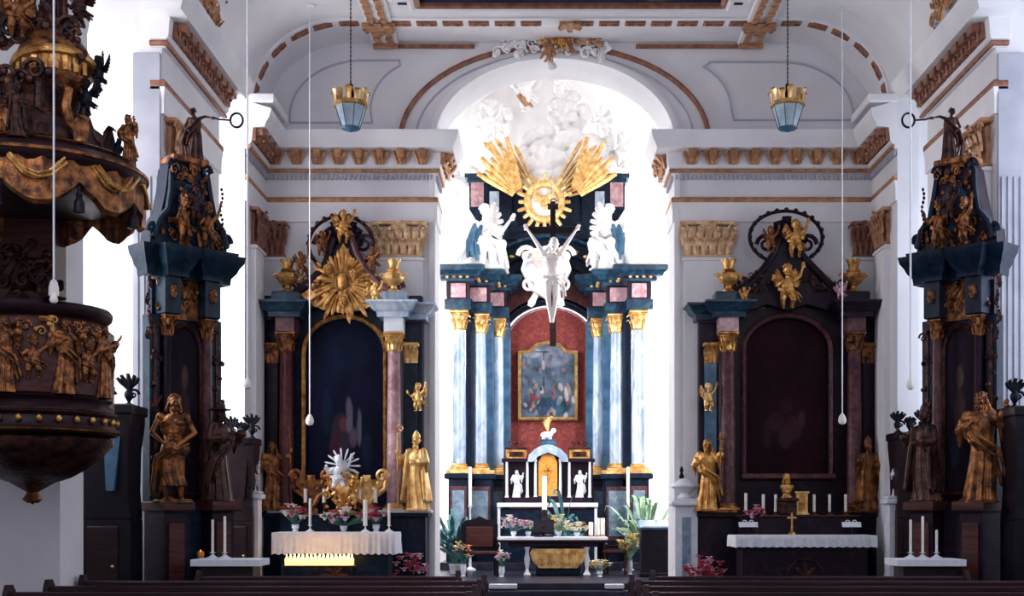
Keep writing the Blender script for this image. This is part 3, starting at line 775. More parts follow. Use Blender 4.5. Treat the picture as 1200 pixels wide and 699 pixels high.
def potted_plant(loc, w, h, label, seed, leaf='green', pot='whitestone', n=22, lw=.07, pr=.13):
    rnd = random.Random(seed); t = thing('potted_plant', label, 'plant', loc, 0, None, local=True)
    mb = MB(); mb.lathe([(pr*.7,0),(pr*.95,pr*1.3),(pr,pr*1.35),(pr,pr*1.5),(pr*.9,pr*1.5),(pr*.85,pr*1.3),(.001,pr*1.28)], (0,0,0), 16); mb.build('pot', M[pot], t)
    lf = MB(); st = MB()
    for k in range(n):
        a = rnd.uniform(0, 2*PI); el = rnd.uniform(.55, 1.45); L = h*rnd.uniform(.55,1)
        d = Vector((math.cos(a)*math.cos(el)*w/h, math.sin(a)*math.cos(el)*w/h*.7, math.sin(el)))
        b = Vector((0,0,pr*1.3)); m_ = b+d*L*.55
        st.tube([b, b+d*L*.3+Vector((0,0,.03)), m_], .005, 5)
        lf.leaf(m_, d+Vector((0,0,-.2)), (math.cos(a), math.sin(a), -.2), L*.42, lw*1.1, .45, .004, 5)
        for q in (-1, 1): lf.leaf(m_-d*.12*L, d+Vector((-math.sin(a)*q, math.cos(a)*q, 0))*.8, (math.cos(a), math.sin(a), -.3), L*.28, lw*.8, .4, .004, 4)
    st.build('stems', M['green'], t); lf.build('leaves', M[leaf], t); return t
# ---- columns
def column_parts(parent, x, y, z0, z1, r, mat_, cap_mat='gold', base_mat='gold', ch=None, seg=24):
    ch = ch or r*2.3; bh = r*.9
    mb = MB(); mb.lathe([(r*1.02, z0+bh), (r, z0+bh+.05), (r*1.0, z0+(z1-z0)*.33), (r*.86, z1-ch), (r*.92, z1-ch+.01)], (x,y,0), seg); mb.build('shaft', mat_, parent)
    mb = MB(); mb.box(x-r*1.4, x+r*1.4, y-r*1.4, y+r*1.4, z0, z0+bh*.3, .005)
    mb.lathe([(r*1.3,z0+bh*.3),(r*1.38,z0+bh*.42),(r*1.3,z0+bh*.56),(r*1.1,z0+bh*.62),(r*1.1,z0+bh*.72),(r*1.22,z0+bh*.82),(r*1.1,z0+bh*.95),(r*1.02,z0+bh)], (x,y,0), seg); mb.build('column_base', base_mat, parent)
    mb = MB(); zc = z1-ch
    mb.lathe([(r*.95,zc-.01),(r*1.05,zc+.01),(r*.9,zc+.03),(r*.95,zc+ch*.5),(r*1.25,zc+ch*.86),(r*1.1,z1-ch*.1)], (x,y,0), 20)
    for row, (zz, hh) in enumerate(((.04,.46), (.30,.48))):
        for k in range(8):
            a = (k+.5*row)*PI/4; o = (math.cos(a), math.sin(a), 0)
            mb.leaf((x+o[0]*r*.95, y+o[1]*r*.95, zc+ch*zz), (o[0]*.15, o[1]*.15, 1), o, ch*hh, r*.62, .5, .012, 4)
    for k in range(4):
        a = PI/4+k*PI/2; o = Vector((math.cos(a), math.sin(a), 0)); mb.scroll(Vector((x,y,zc+ch*.80))+o*r*1.35, o, (0,0,1), ch*.14, 1.4, ch*.04, 5, 1)
    mb.box(x-r*1.35, x+r*1.35, y-r*1.35, y+r*1.35, z1-ch*.12, z1, .008); mb.build('capital', cap_mat, parent)
ENT = [(0,0),(.03,0),(.03,.22),(.05,.24),(.05,.50),(.10,.54),(.12,.62),(.30,.68),(.34,.78),(.40,.84),(.42,.96),(0,1.0)]
def foliage(mb, x0, x1, z0, z1, y, n, seed, size=.12, out=(0,-1,0)):
    """dense carved relief: leaves, scrolls and knobs over a rectangle facing -Y"""
    rnd = random.Random(seed)
    for k in range(n):
        x = rnd.uniform(x0, x1); z = rnd.uniform(z0, z1); a = rnd.uniform(0, 2*PI); s = size*rnd.uniform(.6,1.2)
        c = k % 3
        if c == 0: mb.leaf((x,y,z), (math.cos(a),0,math.sin(a)), out, s, s*.45, .35, s*.08, 4)
        elif c == 1: mb.scroll((x,y-s*.1,z), (1,0,0), (0,0,1), s*.4, 1.3, s*.10, 5, rnd.choice((-1,1)))
        else: mb.ball((x,y-s*.1,z), s*.2, 7, 5)
def painting_mesh(x0, x1, z0, z1, y, fn, nx=70, nz=90, outline=None):
    """canvas with pigment per vertex; outline(x) -> top z for arched tops"""
    vs = []; cols = []
    for j in range(nz+1):
        for i in range(nx+1):
            u = i/nx; v = j/nz; x = x0+(x1-x0)*u; zt = outline(u) if outline else z1
            vs.append((x, y, z0+(zt-z0)*v)); cols.append((*fn(u, v*(zt-z0)/(z1-z0)), 1))
    fs = [(j*(nx+1)+i, j*(nx+1)+i+1, (j+1)*(nx+1)+i+1, (j+1)*(nx+1)+i) for j in range(nz) for i in range(nx)]
    mb = MB(); mb.add(vs, fs); return mb, cols
def paint(parent, mb, cols, name='canvas'):
    me = bpy.data.meshes.new(name); off = OFF.get(parent.name, Vector((0,0,0)))
    me.from_pydata([tuple(v-off) for v in mb.v], [], mb.f); at = me.color_attributes.new('pigment', 'FLOAT_COLOR', 'POINT')
    for i, c in enumerate(cols): at.data[i].color = c
    me.materials.append(M['canvas']); o = bpy.data.objects.new(name, me); C.objects.link(o); o.parent = parent
    s = o.modifiers.new('thickness', 'SOLIDIFY'); s.thickness = .03; s.offset = -1
    return o
m = bpy.data.materials.new('canvas'); m.use_nodes = True; M['canvas'] = m
_a = m.node_tree.nodes.new('ShaderNodeVertexColor'); _a.layer_name = 'pigment'; _p = m.node_tree.nodes['Principled BSDF']
m.node_tree.links.new(_a.outputs[0], _p.inputs['Base Color']); _p.inputs['Roughness'].default_value = .7; _p.inputs['Specular IOR Level'].default_value = .12
def blobs(bg, items, ns=6.0, namp=.5, seed=0):
    """pigment function: soft figures (x, y, rx, ry, colour, angle) over a mottled ground"""
    def fn(u, v):
        n = noise.noise(Vector((u*ns, v*ns, seed)))+.5*noise.noise(Vector((u*ns*3, v*ns*3, seed+5)))
        c = Vector(bg)*(1+namp*n)
        for (x, y, rx, ry, col, an) in items:
            dx, dy = u-x, v-y; ca, sa = math.cos(an), math.sin(an); a, b = (dx*ca+dy*sa)/rx, (-dx*sa+dy*ca)/ry
            d = a*a+b*b+.35*n
            if d < 1:
                k = min(1, (1-d)*2.2); c = c.lerp(Vector(col)*(1+.45*n), k)
        return (max(c.x,0), max(c.y,0), max(c.z,0))
    return fn
def radial(mb, c, rays, y, w0, w1, t=.03):
    """straight gilded rays in the X,Z plane: list of (angle_deg, r_in, r_out)"""
    for i, (a, r0, r1) in enumerate(rays):
        d = Vector((math.cos(R(a)), math.sin(R(a)))); n = Vector((-d.y, d.x))
        p = [Vector(c)+d*r0-n*w0/2, Vector(c)+d*r1-n*w1/2, Vector(c)+d*(r1+w1*1.2), Vector(c)+d*r1+n*w1/2, Vector(c)+d*r0+n*w0/2]
        yy = y-(i % 3)*t*.5
        q = [(v.x, v.y) for v in p]; m_ = Vector(c)+d*(r0+r1)*.5
        ring = [(x, yy, z) for x, z in q]; mb.add(ring+[(m_.x, yy-t, m_.y)]+[(x, yy+t*.4, z) for x, z in q],
            [(i_, (i_+1) % 5, 5) for i_ in range(5)]+[tuple(range(10, 5, -1))]+[(i_, i_+6, (i_+1) % 5+6, (i_+1) % 5) for i_ in range(5)])
# ================================================================== HIGH ALTAR
Y0 = 29.4; SC = Y0/F
ha = thing('high_altar', 'tall columned high altar of blue and dark marble with red damask field in the chancel', 'altar', (wx(642, 30), 30, .36))
ZB, ZT = 2.59, 6.16
cols = [(538, 28.8, .155), (561, 29.35, .185), (583, 30.0, .15)]
cols += [(642*2-a+ (2 if i == 0 else 1), b, c) for i, (a, b, c) in enumerate(cols)]
# steps and pedestals
mb = MB(); mb.box(wx(518,29), wx(768,29), 28.3, 31.9, .36, .52, .01); mb.build('step', M['step'], ha)
for i, (px, Y, r) in enumerate(cols):
    x = wx(px, Y); s = -1 if px < 642 else 1; w = .27 if i % 3 != 1 else .36
    mb = MB(); mb.box(x-w, x+w, Y-.30, Y+.9 if Y < 29.5 else Y+.5, .50, .78, .02); mb.box(x-w+.05, x+w-.05, Y-.25, Y+.8 if Y < 29.5 else Y+.45, .78, 2.38)
    p = mb.build('pedestal', M['navy'], ha)
    mb = MB(); mb.box(x-w-.04, x+w+.04, Y-.33, Y+.9 if Y < 29.5 else Y+.5, 2.38, 2.50, .02); mb.build('pedestal_cap', M['navy'], ha)
    mb = MB(); mb.box(x-w-.01, x+w+.01, Y-.29, Y+.5, 2.50, 2.59, .01); mb.build('gilded_ledge', M['gold_bright'], ha)
    mb = MB(); mb.box(x-w+.09, x+w-.09, Y-.27, Y-.24, .98, 2.22, .01); q = mb.build('panel_frame', M['rosemarble'], p)
    mb = MB(); mb.box(x-w+.14, x+w-.14, Y-.285, Y-.26, 1.08, 2.12, .01); mb.build('panel', M['slate'], p)
    column_parts(ha, x, Y, ZB, ZT, r, M['bluemarble'], M['gold_bright'], M['gold_bright'], ch=.42)
    # dark pilaster standing behind the column
    mb = MB(); xx = x-s*.23 if i % 3 != 2 else x-s*.20
    mb.box(xx-.10, xx+.10, Y+.30, Y+.55, .52, ZT); mb.build('pilaster', M['navy'] if i % 3 == 0 else M['blueshade'], ha)
# entablatures
def ent_path(sg):
    xs = [wx(c[0], c[1]) for c in (cols[:3] if sg < 0 else cols[3:])]
    p = [(xs[0]+sg*.27, 30.9), (xs[0]+sg*.27, 28.55), (xs[0]-sg*.24, 28.55), (xs[0]-sg*.24, 29.1), (xs[1]-sg*.26, 29.1), (xs[1]-sg*.26, 29.75), (xs[2]-sg*.22, 29.75), (xs[2]-sg*.22, 30.6)]
    return p if sg < 0 else p[::-1]
EH = 7.13-ZT
for sg in (-1, 1):
    P = ent_path(sg)
    sh = lambda pr: [(o, ZT+z*EH) for o, z in pr]
    mb = MB(); mb.sweep(P, sh([(0,0),(.04,0),(.04,.20),(.06,.24),(0,.24)]), MAP); mb.slab([(p[0], p[1]) for p in P], ZT, ZT+.24*EH); mb.build('architrave', M['teal'], ha)
    mb = MB(); mb.sweep(P, sh([(0,.24),(.0,.62),(-.05,.62),(-.05,.24)]), MAP); fz = mb.build('frieze', M['purple'], ha)
    for i, (px, Y, r) in enumerate(cols[:3] if sg < 0 else cols[3:]):
        x = wx(px, Y); yy = (28.55, 29.1, 29.75)[i]; q = MB(); q.box(x-r*1.05, x+r*1.05, yy-.05, yy, ZT+.27*EH, ZT+.6*EH, .01); q.build('frieze_block', M['pinkmarble'], fz)
    mb = MB(); mb.sweep(P, sh([(0,.62),(.10,.64),(.12,.70),(.24,.74),(.26,.80),(.34,.86),(.36,.96),(.30,1.0),(0,1.0)]), MAP); mb.slab([(p[0], p[1]) for p in P], ZT+.9*EH, ZT+EH)
    cn = mb.build('cornice', M['teal'], ha)
    for p, d in along(P[1:-1] if sg < 0 else P[1:-1], .15, .02):
        n_ = Vector((d.y, -d.x)); c = p+n_*.20; q = MB(); q.ball((c.x, c.y, ZT+.72*EH), .042, 7, 5, (1,1,.8)); q.build('gilded_rosette', M['gold_bright'], cn)
# wall of the retable: red field under an arch
YP = 30.75; ax, az = wx(645, YP), wz(404, YP); k = YP/F
fld = arch_pts(ax, az, 53*k, 44*k, 20, wz(610, YP))
mb = MB(); mb.prism(fld, YP, YP+.1); rf = mb.build('red_field', M['redfield'], ha)
mb = MB(); P2 = arch_pts(ax, az, 55*k, 46*k, 24, ZB); mb.sweep(P2, [(0, YP+.1), (0, YP-.12), (-.06, YP-.2), (-.16, YP-.2), (-.22, YP-.1), (-.22, YP+.1)], FX); mb.build('field_arch', M['navy'], ha)
mb = MB(); mb.sweep(arch_pts(ax, az, 51.5*k, 42.5*k, 24, ZB), [(0, YP-.04), (0, YP-.06), (.03, YP-.06), (.03, YP-.0)], FX); mb.build('field_border', M['pinkmarble'], ha)
# tympanum and segmental pediment
YT = 30.55; k = YT/F
seg = []; cx_, cy_, rr_ = 643, 382, 97
def arc(r, a0, a1, n=18, Y=YT): return [(wx(cx_+r*math.cos(R(a0+(a1-a0)*i/n)), Y), wz(cy_-r*math.sin(R(a0+(a1-a0)*i/n)), Y)) for i in range(n+1)]
outer = arc(92, 140, 40); inner = [(wx(645+62*math.cos(R(a)), YT), wz(404-53*math.sin(R(a)), YT)) for a in range(20, 161, 10)]
mb = MB(); mb.prism([(wx(574,YT), wz(372,YT))]+outer+[(wx(712,YT), wz(372,YT))]+inner, YT, YT+.2); tp = mb.build('tympanum', M['redmarble'], ha)
for a, b in (((596, 338), (622, 312)), ((664, 312), (692, 338))):
    mb = MB(); x0, x1 = wx(a[0], YT), wx(b[0], YT); z0, z1 = wz(max(a[1], b[1]), YT), wz(min(a[1], b[1]), YT)
    tr = [(x0, z0), (x1, z0+.14), (x1, z1+.1), (x0, z1-.2)] if a[0] < 640 else [(x0, z0+.14), (x1, z0), (x1, z1-.2), (x0, z1+.1)]
    mb.prism(tr, YT-.04, YT); mb.build('inlay', M['teal'], tp)
YA_ = 30.3
for nm, r, w0, m_, dy in (('pediment', 100, .34, 'teal', 0), ('pediment_band', 84, .12, 'navy', .12)):
    pa = [(wx(643+r*math.cos(R(a)), YA_), wz(384-r*math.sin(R(a)), YA_)) for a in range(138, 41, -4)]
    mb = MB(); mb.sweep(pa, [(0, YT+.2), (0, YA_-.22+dy), (-.05, YA_-.34+dy), (-.11, YA_-.34+dy), (-.13, YA_-.26+dy)] + ([] if False else []) + [(-.13, YT+.2)], FX)
    pd = mb.build(nm, M[m_], ha)
    mb = MB(); mb.sweep([(wx(643+(r-9)*math.cos(R(a)), YA_), wz(384-(r-9)*math.sin(R(a)), YA_)) for a in range(138, 41, -4)], [(0, YT+.2), (0, YA_-.15+dy), (-.20, YA_-.18+dy), (-.20, YT+.2)], FX); mb.build('soffit_band', M['navy'], pd)
    if nm == 'pediment':
        for a in range(134, 45, -8):
            if 84 < a < 96: continue
            q = MB(); q.ball((wx(643+91*math.cos(R(a)), YA_), YA_-.26, wz(384-91*math.sin(R(a)), YA_)), .055, 8, 6, (1.3,1,.8)); q.build('gilded_rosette', M['gold_bright'], pd)
# upper storey
YU = 30.5
for sg in (-1, 1):
    X = lambda px: wx(px if sg < 0 else 2*641-px, YU)
    def B(mb, a, b, y0, y1, pt, pb, bb=.01): mb.box(min(X(a), X(b)), max(X(a), X(b)), y0, y1, wz(pb, YU), wz(pt, YU), bb)
    mb = MB(); B(mb, 550, 575, YU-.05, YU+.3, 214, 300); B(mb, 572, 600, YU-.1, YU+.35, 222, 300); up = mb.build('upper_pier', M['navy'], ha)
    mb = MB(); B(mb, 545, 577, YU-.15, YU+.35, 205, 210); B(mb, 548, 575, YU-.1, YU+.3, 210, 215); B(mb, 575, 601, YU-.18, YU+.35, 214, 221); mb.build('pier_cap', M['teal'], ha)
    mb = MB(); B(mb, 552, 567, YU-.09, YU-.04, 212, 243); mb.build('marble_panel', M['pinkmarble'], up)
    mb = MB(); B(mb, 574, 585, YU-.15, YU-.09, 226, 262); mb.build('marble_panel', M['bluemarble'], up)
    mb = MB(); B(mb, 575, 606, YU-.2, YU+.3, 262, 283); mb.build('upper_base', M['navy'], ha)
    mb = MB()
    mb.prism([(X(a), wz(b, YU)) for a, b in ((597,205),(604,196),(616,214),(622,240),(642,258),(642,292),(597,292))], YU+.05, YU+.3); mb.build('back_panel', M['navy'], ha)
mb = MB(); mb.box(wx(600,YU), wx(683,YU), YU-.3, YU+.2, wz(275,YU), wz(268,YU), .02); mb.box(wx(606,YU), wx(677,YU), YU-.25, YU+.2, wz(290,YU), wz(275,YU), .02); mb.build('upper_ledge', M['navy'], ha)
# glory: ring, rays, clouds, dove
YG = 29.9
gl = lambda px, py: (wx(px, YG), wz(py, YG))
rays = []
for a in range(52, 76, 3): pass
mb = MB(); rnd = random.Random(4); c = (wx(638, YG+.2), wz(238, YG+.2)); kk = YG/F
rl = []
for i, a in enumerate(list(range(18, 66, 6))+list(range(116, 164, 6))):
    aa = a if a < 90 else 180-a; L = 58+38*math.exp(-((aa-48)/16)**2)
    rl.append((a+rnd.uniform(-1.5,1.5), 30*kk, L*kk*rnd.uniform(.85,1.05)))
for h_ in (rl[:8], rl[8:]):
    mb = MB(); radial(mb, c, h_, YG+.25, .05, .10, .05); mb.build('gilded_rays', M['gold_bright'], ha)
for sg in (-1, 1):                                         # large gilded wings of light either side
    mb = MB()
    for i in range(7):
        u = i/6; a = R(74-44*u) if sg > 0 else R(106+44*u)
        b = Vector((wx(641+sg*26, YG), YG, wz(236, YG))); d = Vector((math.cos(a), 0, math.sin(a)))
        mb.leaf(b+d*.30, d, (0,-1,0), (1.15,.95,1.2,.9,1.05,.8,.9)[i], .13, .10, .03, 5)
    mb.build('gilded_plume', M['gold_bright'], ha)
mb = MB(); ctr = Vector((wx(638, YG), YG, wz(238, YG)))
mb.tube([ctr+Vector((math.cos(2*PI*i/40)*.40, -.1, math.sin(2*PI*i/40)*.42)) for i in range(41)], .085, 8)
for i in range(20): mb.leaf(ctr+Vector((math.cos(2*PI*i/20)*.44, -.1, math.sin(2*PI*i/20)*.46)), (math.cos(2*PI*i/20), 0, math.sin(2*PI*i/20)), (0,-1,0), .16+.05*(i%2), .10, .1, .02, 3)
mb.build('gilded_ring', M['gold_bright'], ha)
mb = MB(); mb.lathe([(.001,0),(.34,.02),(.36,.05),(.3,.08),(.001,.09)], (0,0,0), 32)
q = MB(); q.M = Matrix.Translation(ctr) @ Matrix.Rotation(PI/2, 4, 'X'); q.add(mb.v, mb.f); q.build('glory_disc', M['whiteflower'], ha)
mb = MB(); D = ctr+Vector((0,-.18,0)); mb.ball(D, .12, 10, 8, (.8,.7,1.2)); mb.ball(D+Vector((0,-.04,-.16)), .06, 8, 6)
for s in (-1, 1): wing(mb, D+Vector((s*.05,0,.03)), (s,0,.2), (s*.5,0,1), .26, 5)
mb.build('dove', M['gold_bright'], ha)
cloud = SM('cloud', .02)
cl = thing('stucco_cloud', 'white stucco cloud bank rising behind the gilded glory over the high altar', 'sculpture', (wx(642,30.9), 30.95, wz(215,30.9)))
for i, (px, py, s_, yy) in enumerate(((642,215,1.5,30.9),(622,195,1.1,30.95),(664,196,1.1,30.95),(640,170,1.7,31.2),(606,150,1.3,31.4),(676,150,1.3,31.4),(642,125,1.9,31.5),(590,185,.9,31.2),(692,190,.9,31.2),(560,175,1.0,31.6),(722,170,1.0,31.6),(600,112,1.0,31.8),(690,112,1.0,31.8))):
    place(cloud, 'cloud_puff', M['stucco'], cl, (wx(px,yy)-.0, yy, wz(py,yy)-.5*s_), (0, .4*i, 0), s_)
for i, (px, py, h_) in enumerate(((617,118,1.0),(655,100,.9),(575,150,.8),(706,150,.8),(728,185,.9))):
    t = statue('putto', 'putto', M['stucco'], ['small white cherub left of the chancel cloud crown with tan drapery','topmost white cherub on the chancel clouds','white cherub on the far left of the chancel clouds','white cherub on the right of the chancel clouds','lowest white cherub right of the chancel clouds'][i], 'cherub', (wx(px,31.0), 31.0, wz(py+12,31.0)), h_, .3*(i-2), 'cherubs in the chancel clouds', wings=.4, base=False)
# tan bits of drapery and faint gilding on the back wall
mb = MB(); drape(mb, [(wx(612,31), 30.9, wz(112,31)), (wx(622,31), 30.8, wz(124,31))], .10, .1, 4)
tag(mb.build('drapery', M['goldtrim']), 'small tan drapery swag beside the leftmost cherub above the glory', 'drapery')
# cartouche with cherub on the pediment
ct = thing('cartouche', 'white shield cartouche with cherub heads on the high altar arch behind the crucifix', 'sculpture', (wx(640,29.7), 29.95, wz(318,29.7)))
YC = 29.7; mb = MB()
mb.prism([(wx(a,YC), wz(b,YC)) for a, b in ((618,296),(640,290),(662,296),(668,316),(658,338),(640,348),(622,338),(612,316))], YC, YC+.35); mb.build('shield', M['whitestone'], ct)
mb = MB()
for s in (-1, 1):
    mb.scroll((wx(640+s*22,YC), YC-.05, wz(300,YC)), (1,0,0), (0,0,1), .22, 1.5, .06, 7, s); mb.scroll((wx(640+s*20,YC), YC-.05, wz(335,YC)), (1,0,0), (0,0,1), .18, 1.4, .05, 7, -s)
    mb.leaf((wx(640+s*12,YC), YC, wz(345,YC)), (s*.5,0,-1), (0,-1,0), .3, .16, .2, .03)
mb.sweep([(wx(a,YC), wz(b,YC)) for a, b in ((618,296),(640,290),(662,296),(668,316),(658,338),(640,348),(622,338),(612,316))], [(-.03,YC+.2),(-.03,YC-.05),(.05,YC-.05),(.05,YC+.2)], FX, closed=True); mb.build('shield_border', M['stucco'], ct)
place(SM('cherub', .012), 'cherub_head', M['skin'], ct, (wx(630,YC), YC-.22, wz(300,YC)-.45), (0,0,.2), .55)
place(SM('cherub'), 'cherub_head', M['skin'], ct, (wx(655,YC), YC-.22, wz(322,YC)-.45), (0,0,-.3), .5)
# seated white angels on the cornice
for s, lab in ((-1, 'white seated angel on the left cornice of the high altar'), (1, 'white seated angel on the right cornice of the high altar')):
    X = wx(641+s*74, 29.4); Z = 7.13
    t = statue('angel_statue', 'seated', M['stucco'], lab, 'statue', (X, 29.55, Z), 2.15, -s*.5, 'seated angels on the high altar', wings=.30, base=False, wmat=M['stucco'])
    mb = MB(); mb.lathe([(.42,0),(.46,.12),(.36,.35),(.3,.52),(.2,.6)], (0,.08,0), 14, fn=lambda a, z: 1+.12*math.sin(5*a+z*9)); mb.build('cloud_seat', M['stucco'], t)
    mb = MB(); drape(mb, [(s*.30,-.3,1.0), (s*.42,-.35,.7), (s*.40,-.4,.35)], .11, .1, 6); mb.build('blue_drapery', M['blueshade'], t)
# framed painting
YF = 30.6; pa = [(607,493),(607,412),(619,411),(628,403),(642,400),(656,403),(664,411),(677,412),(677,493)]
pc = thing('altar_painting', 'gold framed Crucifixion painting with curved top on the red field', 'painting', (wx(642,YF), YF, wz(493,YF)))
pts = [(wx(a,YF), wz(b,YF)) for a, b in pa]
mb = MB(); mb.sweep(pts, [(0, YF+.1), (0, YF-.06), (.035, YF-.10), (.075, YF-.05), (.09, YF+.1)], FX, closed=True); mb.build('frame', M['gold_bright'], pc)
def topz(u):
    px = 607+70*u
    for (a, b), (c_, d_) in zip(pa[1:], pa[2:]):
        if a <= px <= c_: return wz(b+(d_-b)*(px-a)/max(c_-a, 1e-6), YF)-.02
    return wz(412, YF)
items = [(.5,.16,.5,.14,(.02,.04,.07),0),(.25,.85,.2,.08,(.20,.22,.27),0),(.6,.80,.3,.15,(.14,.16,.21),0),(.43,.62,.014,.28,(.01,.01,.02),0),(.40,.86,.15,.010,(.01,.01,.02),0),(.42,.66,.03,.12,(.32,.28,.28),0),
 (.24,.24,.06,.15,(.14,.03,.04),.2),(.34,.30,.035,.12,(.32,.29,.28),-.2),(.60,.33,.035,.11,(.20,.06,.07),0),(.55,.18,.07,.10,(.02,.06,.13),0),(.70,.14,.08,.08,(.015,.09,.08),0),(.82,.32,.035,.12,(.36,.32,.29),.2)]
rp_ = random.Random(12)
for q_ in range(60):
    u_ = rp_.uniform(.05,.95); v_ = rp_.uniform(.04,.45) if q_ < 40 else rp_.uniform(.45,.8)
    pc_ = rp_.choice([(.30,.27,.28),(.16,.04,.05),(.03,.07,.14),(.02,.09,.09),(.22,.16,.13),(.04,.04,.07),(.12,.15,.22)]) if q_ < 40 else rp_.choice([(.12,.14,.20),(.07,.09,.14),(.18,.12,.13)])
    items.append((u_, v_, rp_.uniform(.02,.045), rp_.uniform(.02,.07), pc_, rp_.uniform(-.8,.8)))
cv, cc = painting_mesh(wx(608,YF), wx(676,YF), wz(492,YF), wz(400,YF), YF-.02, blobs((.06,.085,.12), items, 7, .8, 2), 90, 120, topz)
paint(pc, cv, cc)
# ---- tabernacle on the high altar table
YB = 29.2; T = lambda px, py: (wx(px,YB), wz(py,YB))
mt = thing('altar_table', 'dark high altar table with white shelf edge carrying the tabernacle', 'altar table', (wx(642,YB), YB, .52))
mb = MB(); mb.box(wx(588,YB), wx(696,YB), 28.45, 29.6, .52, wz(597,YB), .01); mb.build('body', M['navy'], mt)
mb = MB(); mb.box(wx(584,YB), wx(699,YB), 28.36, 29.6, wz(595,YB), wz(590,YB), .008); mb.build('white_shelf', M['whitestone'], mt)
for px in (586, 696.5): mb = MB(); mb.box(wx(px,YB)-.03, wx(px,YB)+.03, 28.40, 28.5, .52, wz(595,YB)); mb.build('white_post', M['whitestone'], mt)
tb = thing('tabernacle', 'dark tabernacle with white columns and arched gilt door on the high altar', 'tabernacle', (wx(642,YB), YB, wz(590,YB)))
zb = wz(590,YB)
def TB(mb, a, b, y0, y1, pt, pb, bb=.006): mb.box(wx(a,YB), wx(b,YB), y0, y1, wz(pb,YB), wz(pt,YB), bb)
mb = MB(); TB(mb, 590, 695, YB+.1, YB+.32, 540, 589.5); TB(mb, 592, 620, YB-.12, YB+.3, 584, 589.5); TB(mb, 664, 693, YB-.12, YB+.3, 584, 589.5); TB(mb, 620, 664, YB-.2, YB+.3, 583, 589.5); TB(mb, 588, 622, YB-.14, YB+.3, 538, 542); TB(mb, 662, 697, YB-.14, YB+.3, 538, 542); mb.build('cabinet', M['purple'], tb)
mb = MB()
mb.prism([T(a,b) for a, b in [(618,542),(620,534),(627,527),(635,523),(642,521.5),(649,523),(657,527),(664,534),(666,542),(659,542),(654,536),(642,531),(630,536),(625,542)]], YB-.22, YB+.3); mb.build('arched_roof', M['bluemarble'], tb)
mb = MB(); mb.prism([T(a,b) for a, b in [(625,542),(630,535),(642,530),(654,535),(659,542),(659,583),(625,583)]], YB-.02, YB+.1); mb.build('niche_wall', M['navy'], tb)
dr = [T(a,b) for a, b in [(631,582),(631,542),(635,535),(642,532),(649,535),(653,542),(653,582)]]
mb = MB(); mb.prism(dr, YB-.09, YB-.02); dd = mb.build('door', M['orange'], tb)
mb = MB(); mb.box(wx(642,YB)-.02, wx(642,YB)+.02, YB-.12, YB-.09, wz(568,YB), wz(545,YB)); mb.box(wx(642,YB)-.10, wx(642,YB)+.10, YB-.12, YB-.09, wz(553,YB), wz(551,YB)); mb.build('relief_cross', M['gold'], dd)
for px in (594, 618, 627.5, 656.5, 667, 691):
    mb = MB(); x = wx(px,YB); mb.lathe([(.045,0),(.045,.03),(.032,.05),(.030,.5),(.027,.80),(.036,.83),(.036,.87)], (x, YB-.10, wz(583.5,YB)), 14); mb.build('column', M['whitestone'], tb)
for px, sg in ((605,-1), (679,1)):
    mb = MB(); TB(mb, px-12, px+12, YB-.14, YB+.25, 527.5, 538); bx_ = mb.build('reliquary_box', M['gold'], tb)
    mb = MB(); TB(mb, px-8, px+8, YB-.16, YB-.13, 530, 536); mb.build('panel', M['bronze'], bx_)
    mb = MB(); TB(mb, px-13, px+13, YB-.16, YB+.26, 525, 527.5); mb.scroll((wx(px-7,YB), YB, wz(521,YB)), (1,0,0), (0,0,1), .07, 1.2, .02, 5, -1); mb.scroll((wx(px+7,YB), YB, wz(521,YB)), (1,0,0), (0,0,1), .07, 1.2, .02, 5, 1); mb.ball((wx(px,YB), YB, wz(519,YB)), .045, 8, 6); mb.build('crest', M['bronze'], tb)
    place(SM('saint'), 'niche_figure', M['whitestone'], tb, (wx(px,YB), YB-.02, wz(583.5,YB)), (0,0,0), .62)
for px, lab in ((642, 'small white Lamb figure and gilt plume above the tabernacle roof'),):
    t = thing('tabernacle_finial', lab, 'sculpture', (wx(px,YB), YB, wz(521.5,YB)))
    mb = MB(); x = wx(px,YB); mb.lathe([(.20,0),(.22,.04),(.14,.08),(.17,.12)], (x, YB, wz(521.8,YB)), 14); mb.build('base', M['blueshade'], t)
    mb = MB(); z = wz(521.5,YB)+.12
    mb.ball((x-.03,YB,z+.10), .10, 12, 8, (1.4,.8,.8)); mb.ball((x+.13,YB,z+.20), .06, 10, 8, (1,.8,1)); mb.cap_((x+.06,YB,z+.12), (x+.12,YB,z+.19), .05)
    for dx in (-.12,-.07,.03,.07): mb.cap_((x+dx,YB,z+.08), (x+dx,YB,z), .018)
    mb.build('lamb', M['stucco'], t)
    mb = MB(); mb.tube([(x,YB+.08,z), (x,YB+.08,z+.46)], .02, 8)
    for a in range(5): mb.leaf((x,YB+.06,z+.22+.03*a), ((a-2)*.25,0,1), (0,-1,0), .2, .07, .2)
    mb.build('plume', M['gold_bright'], t)
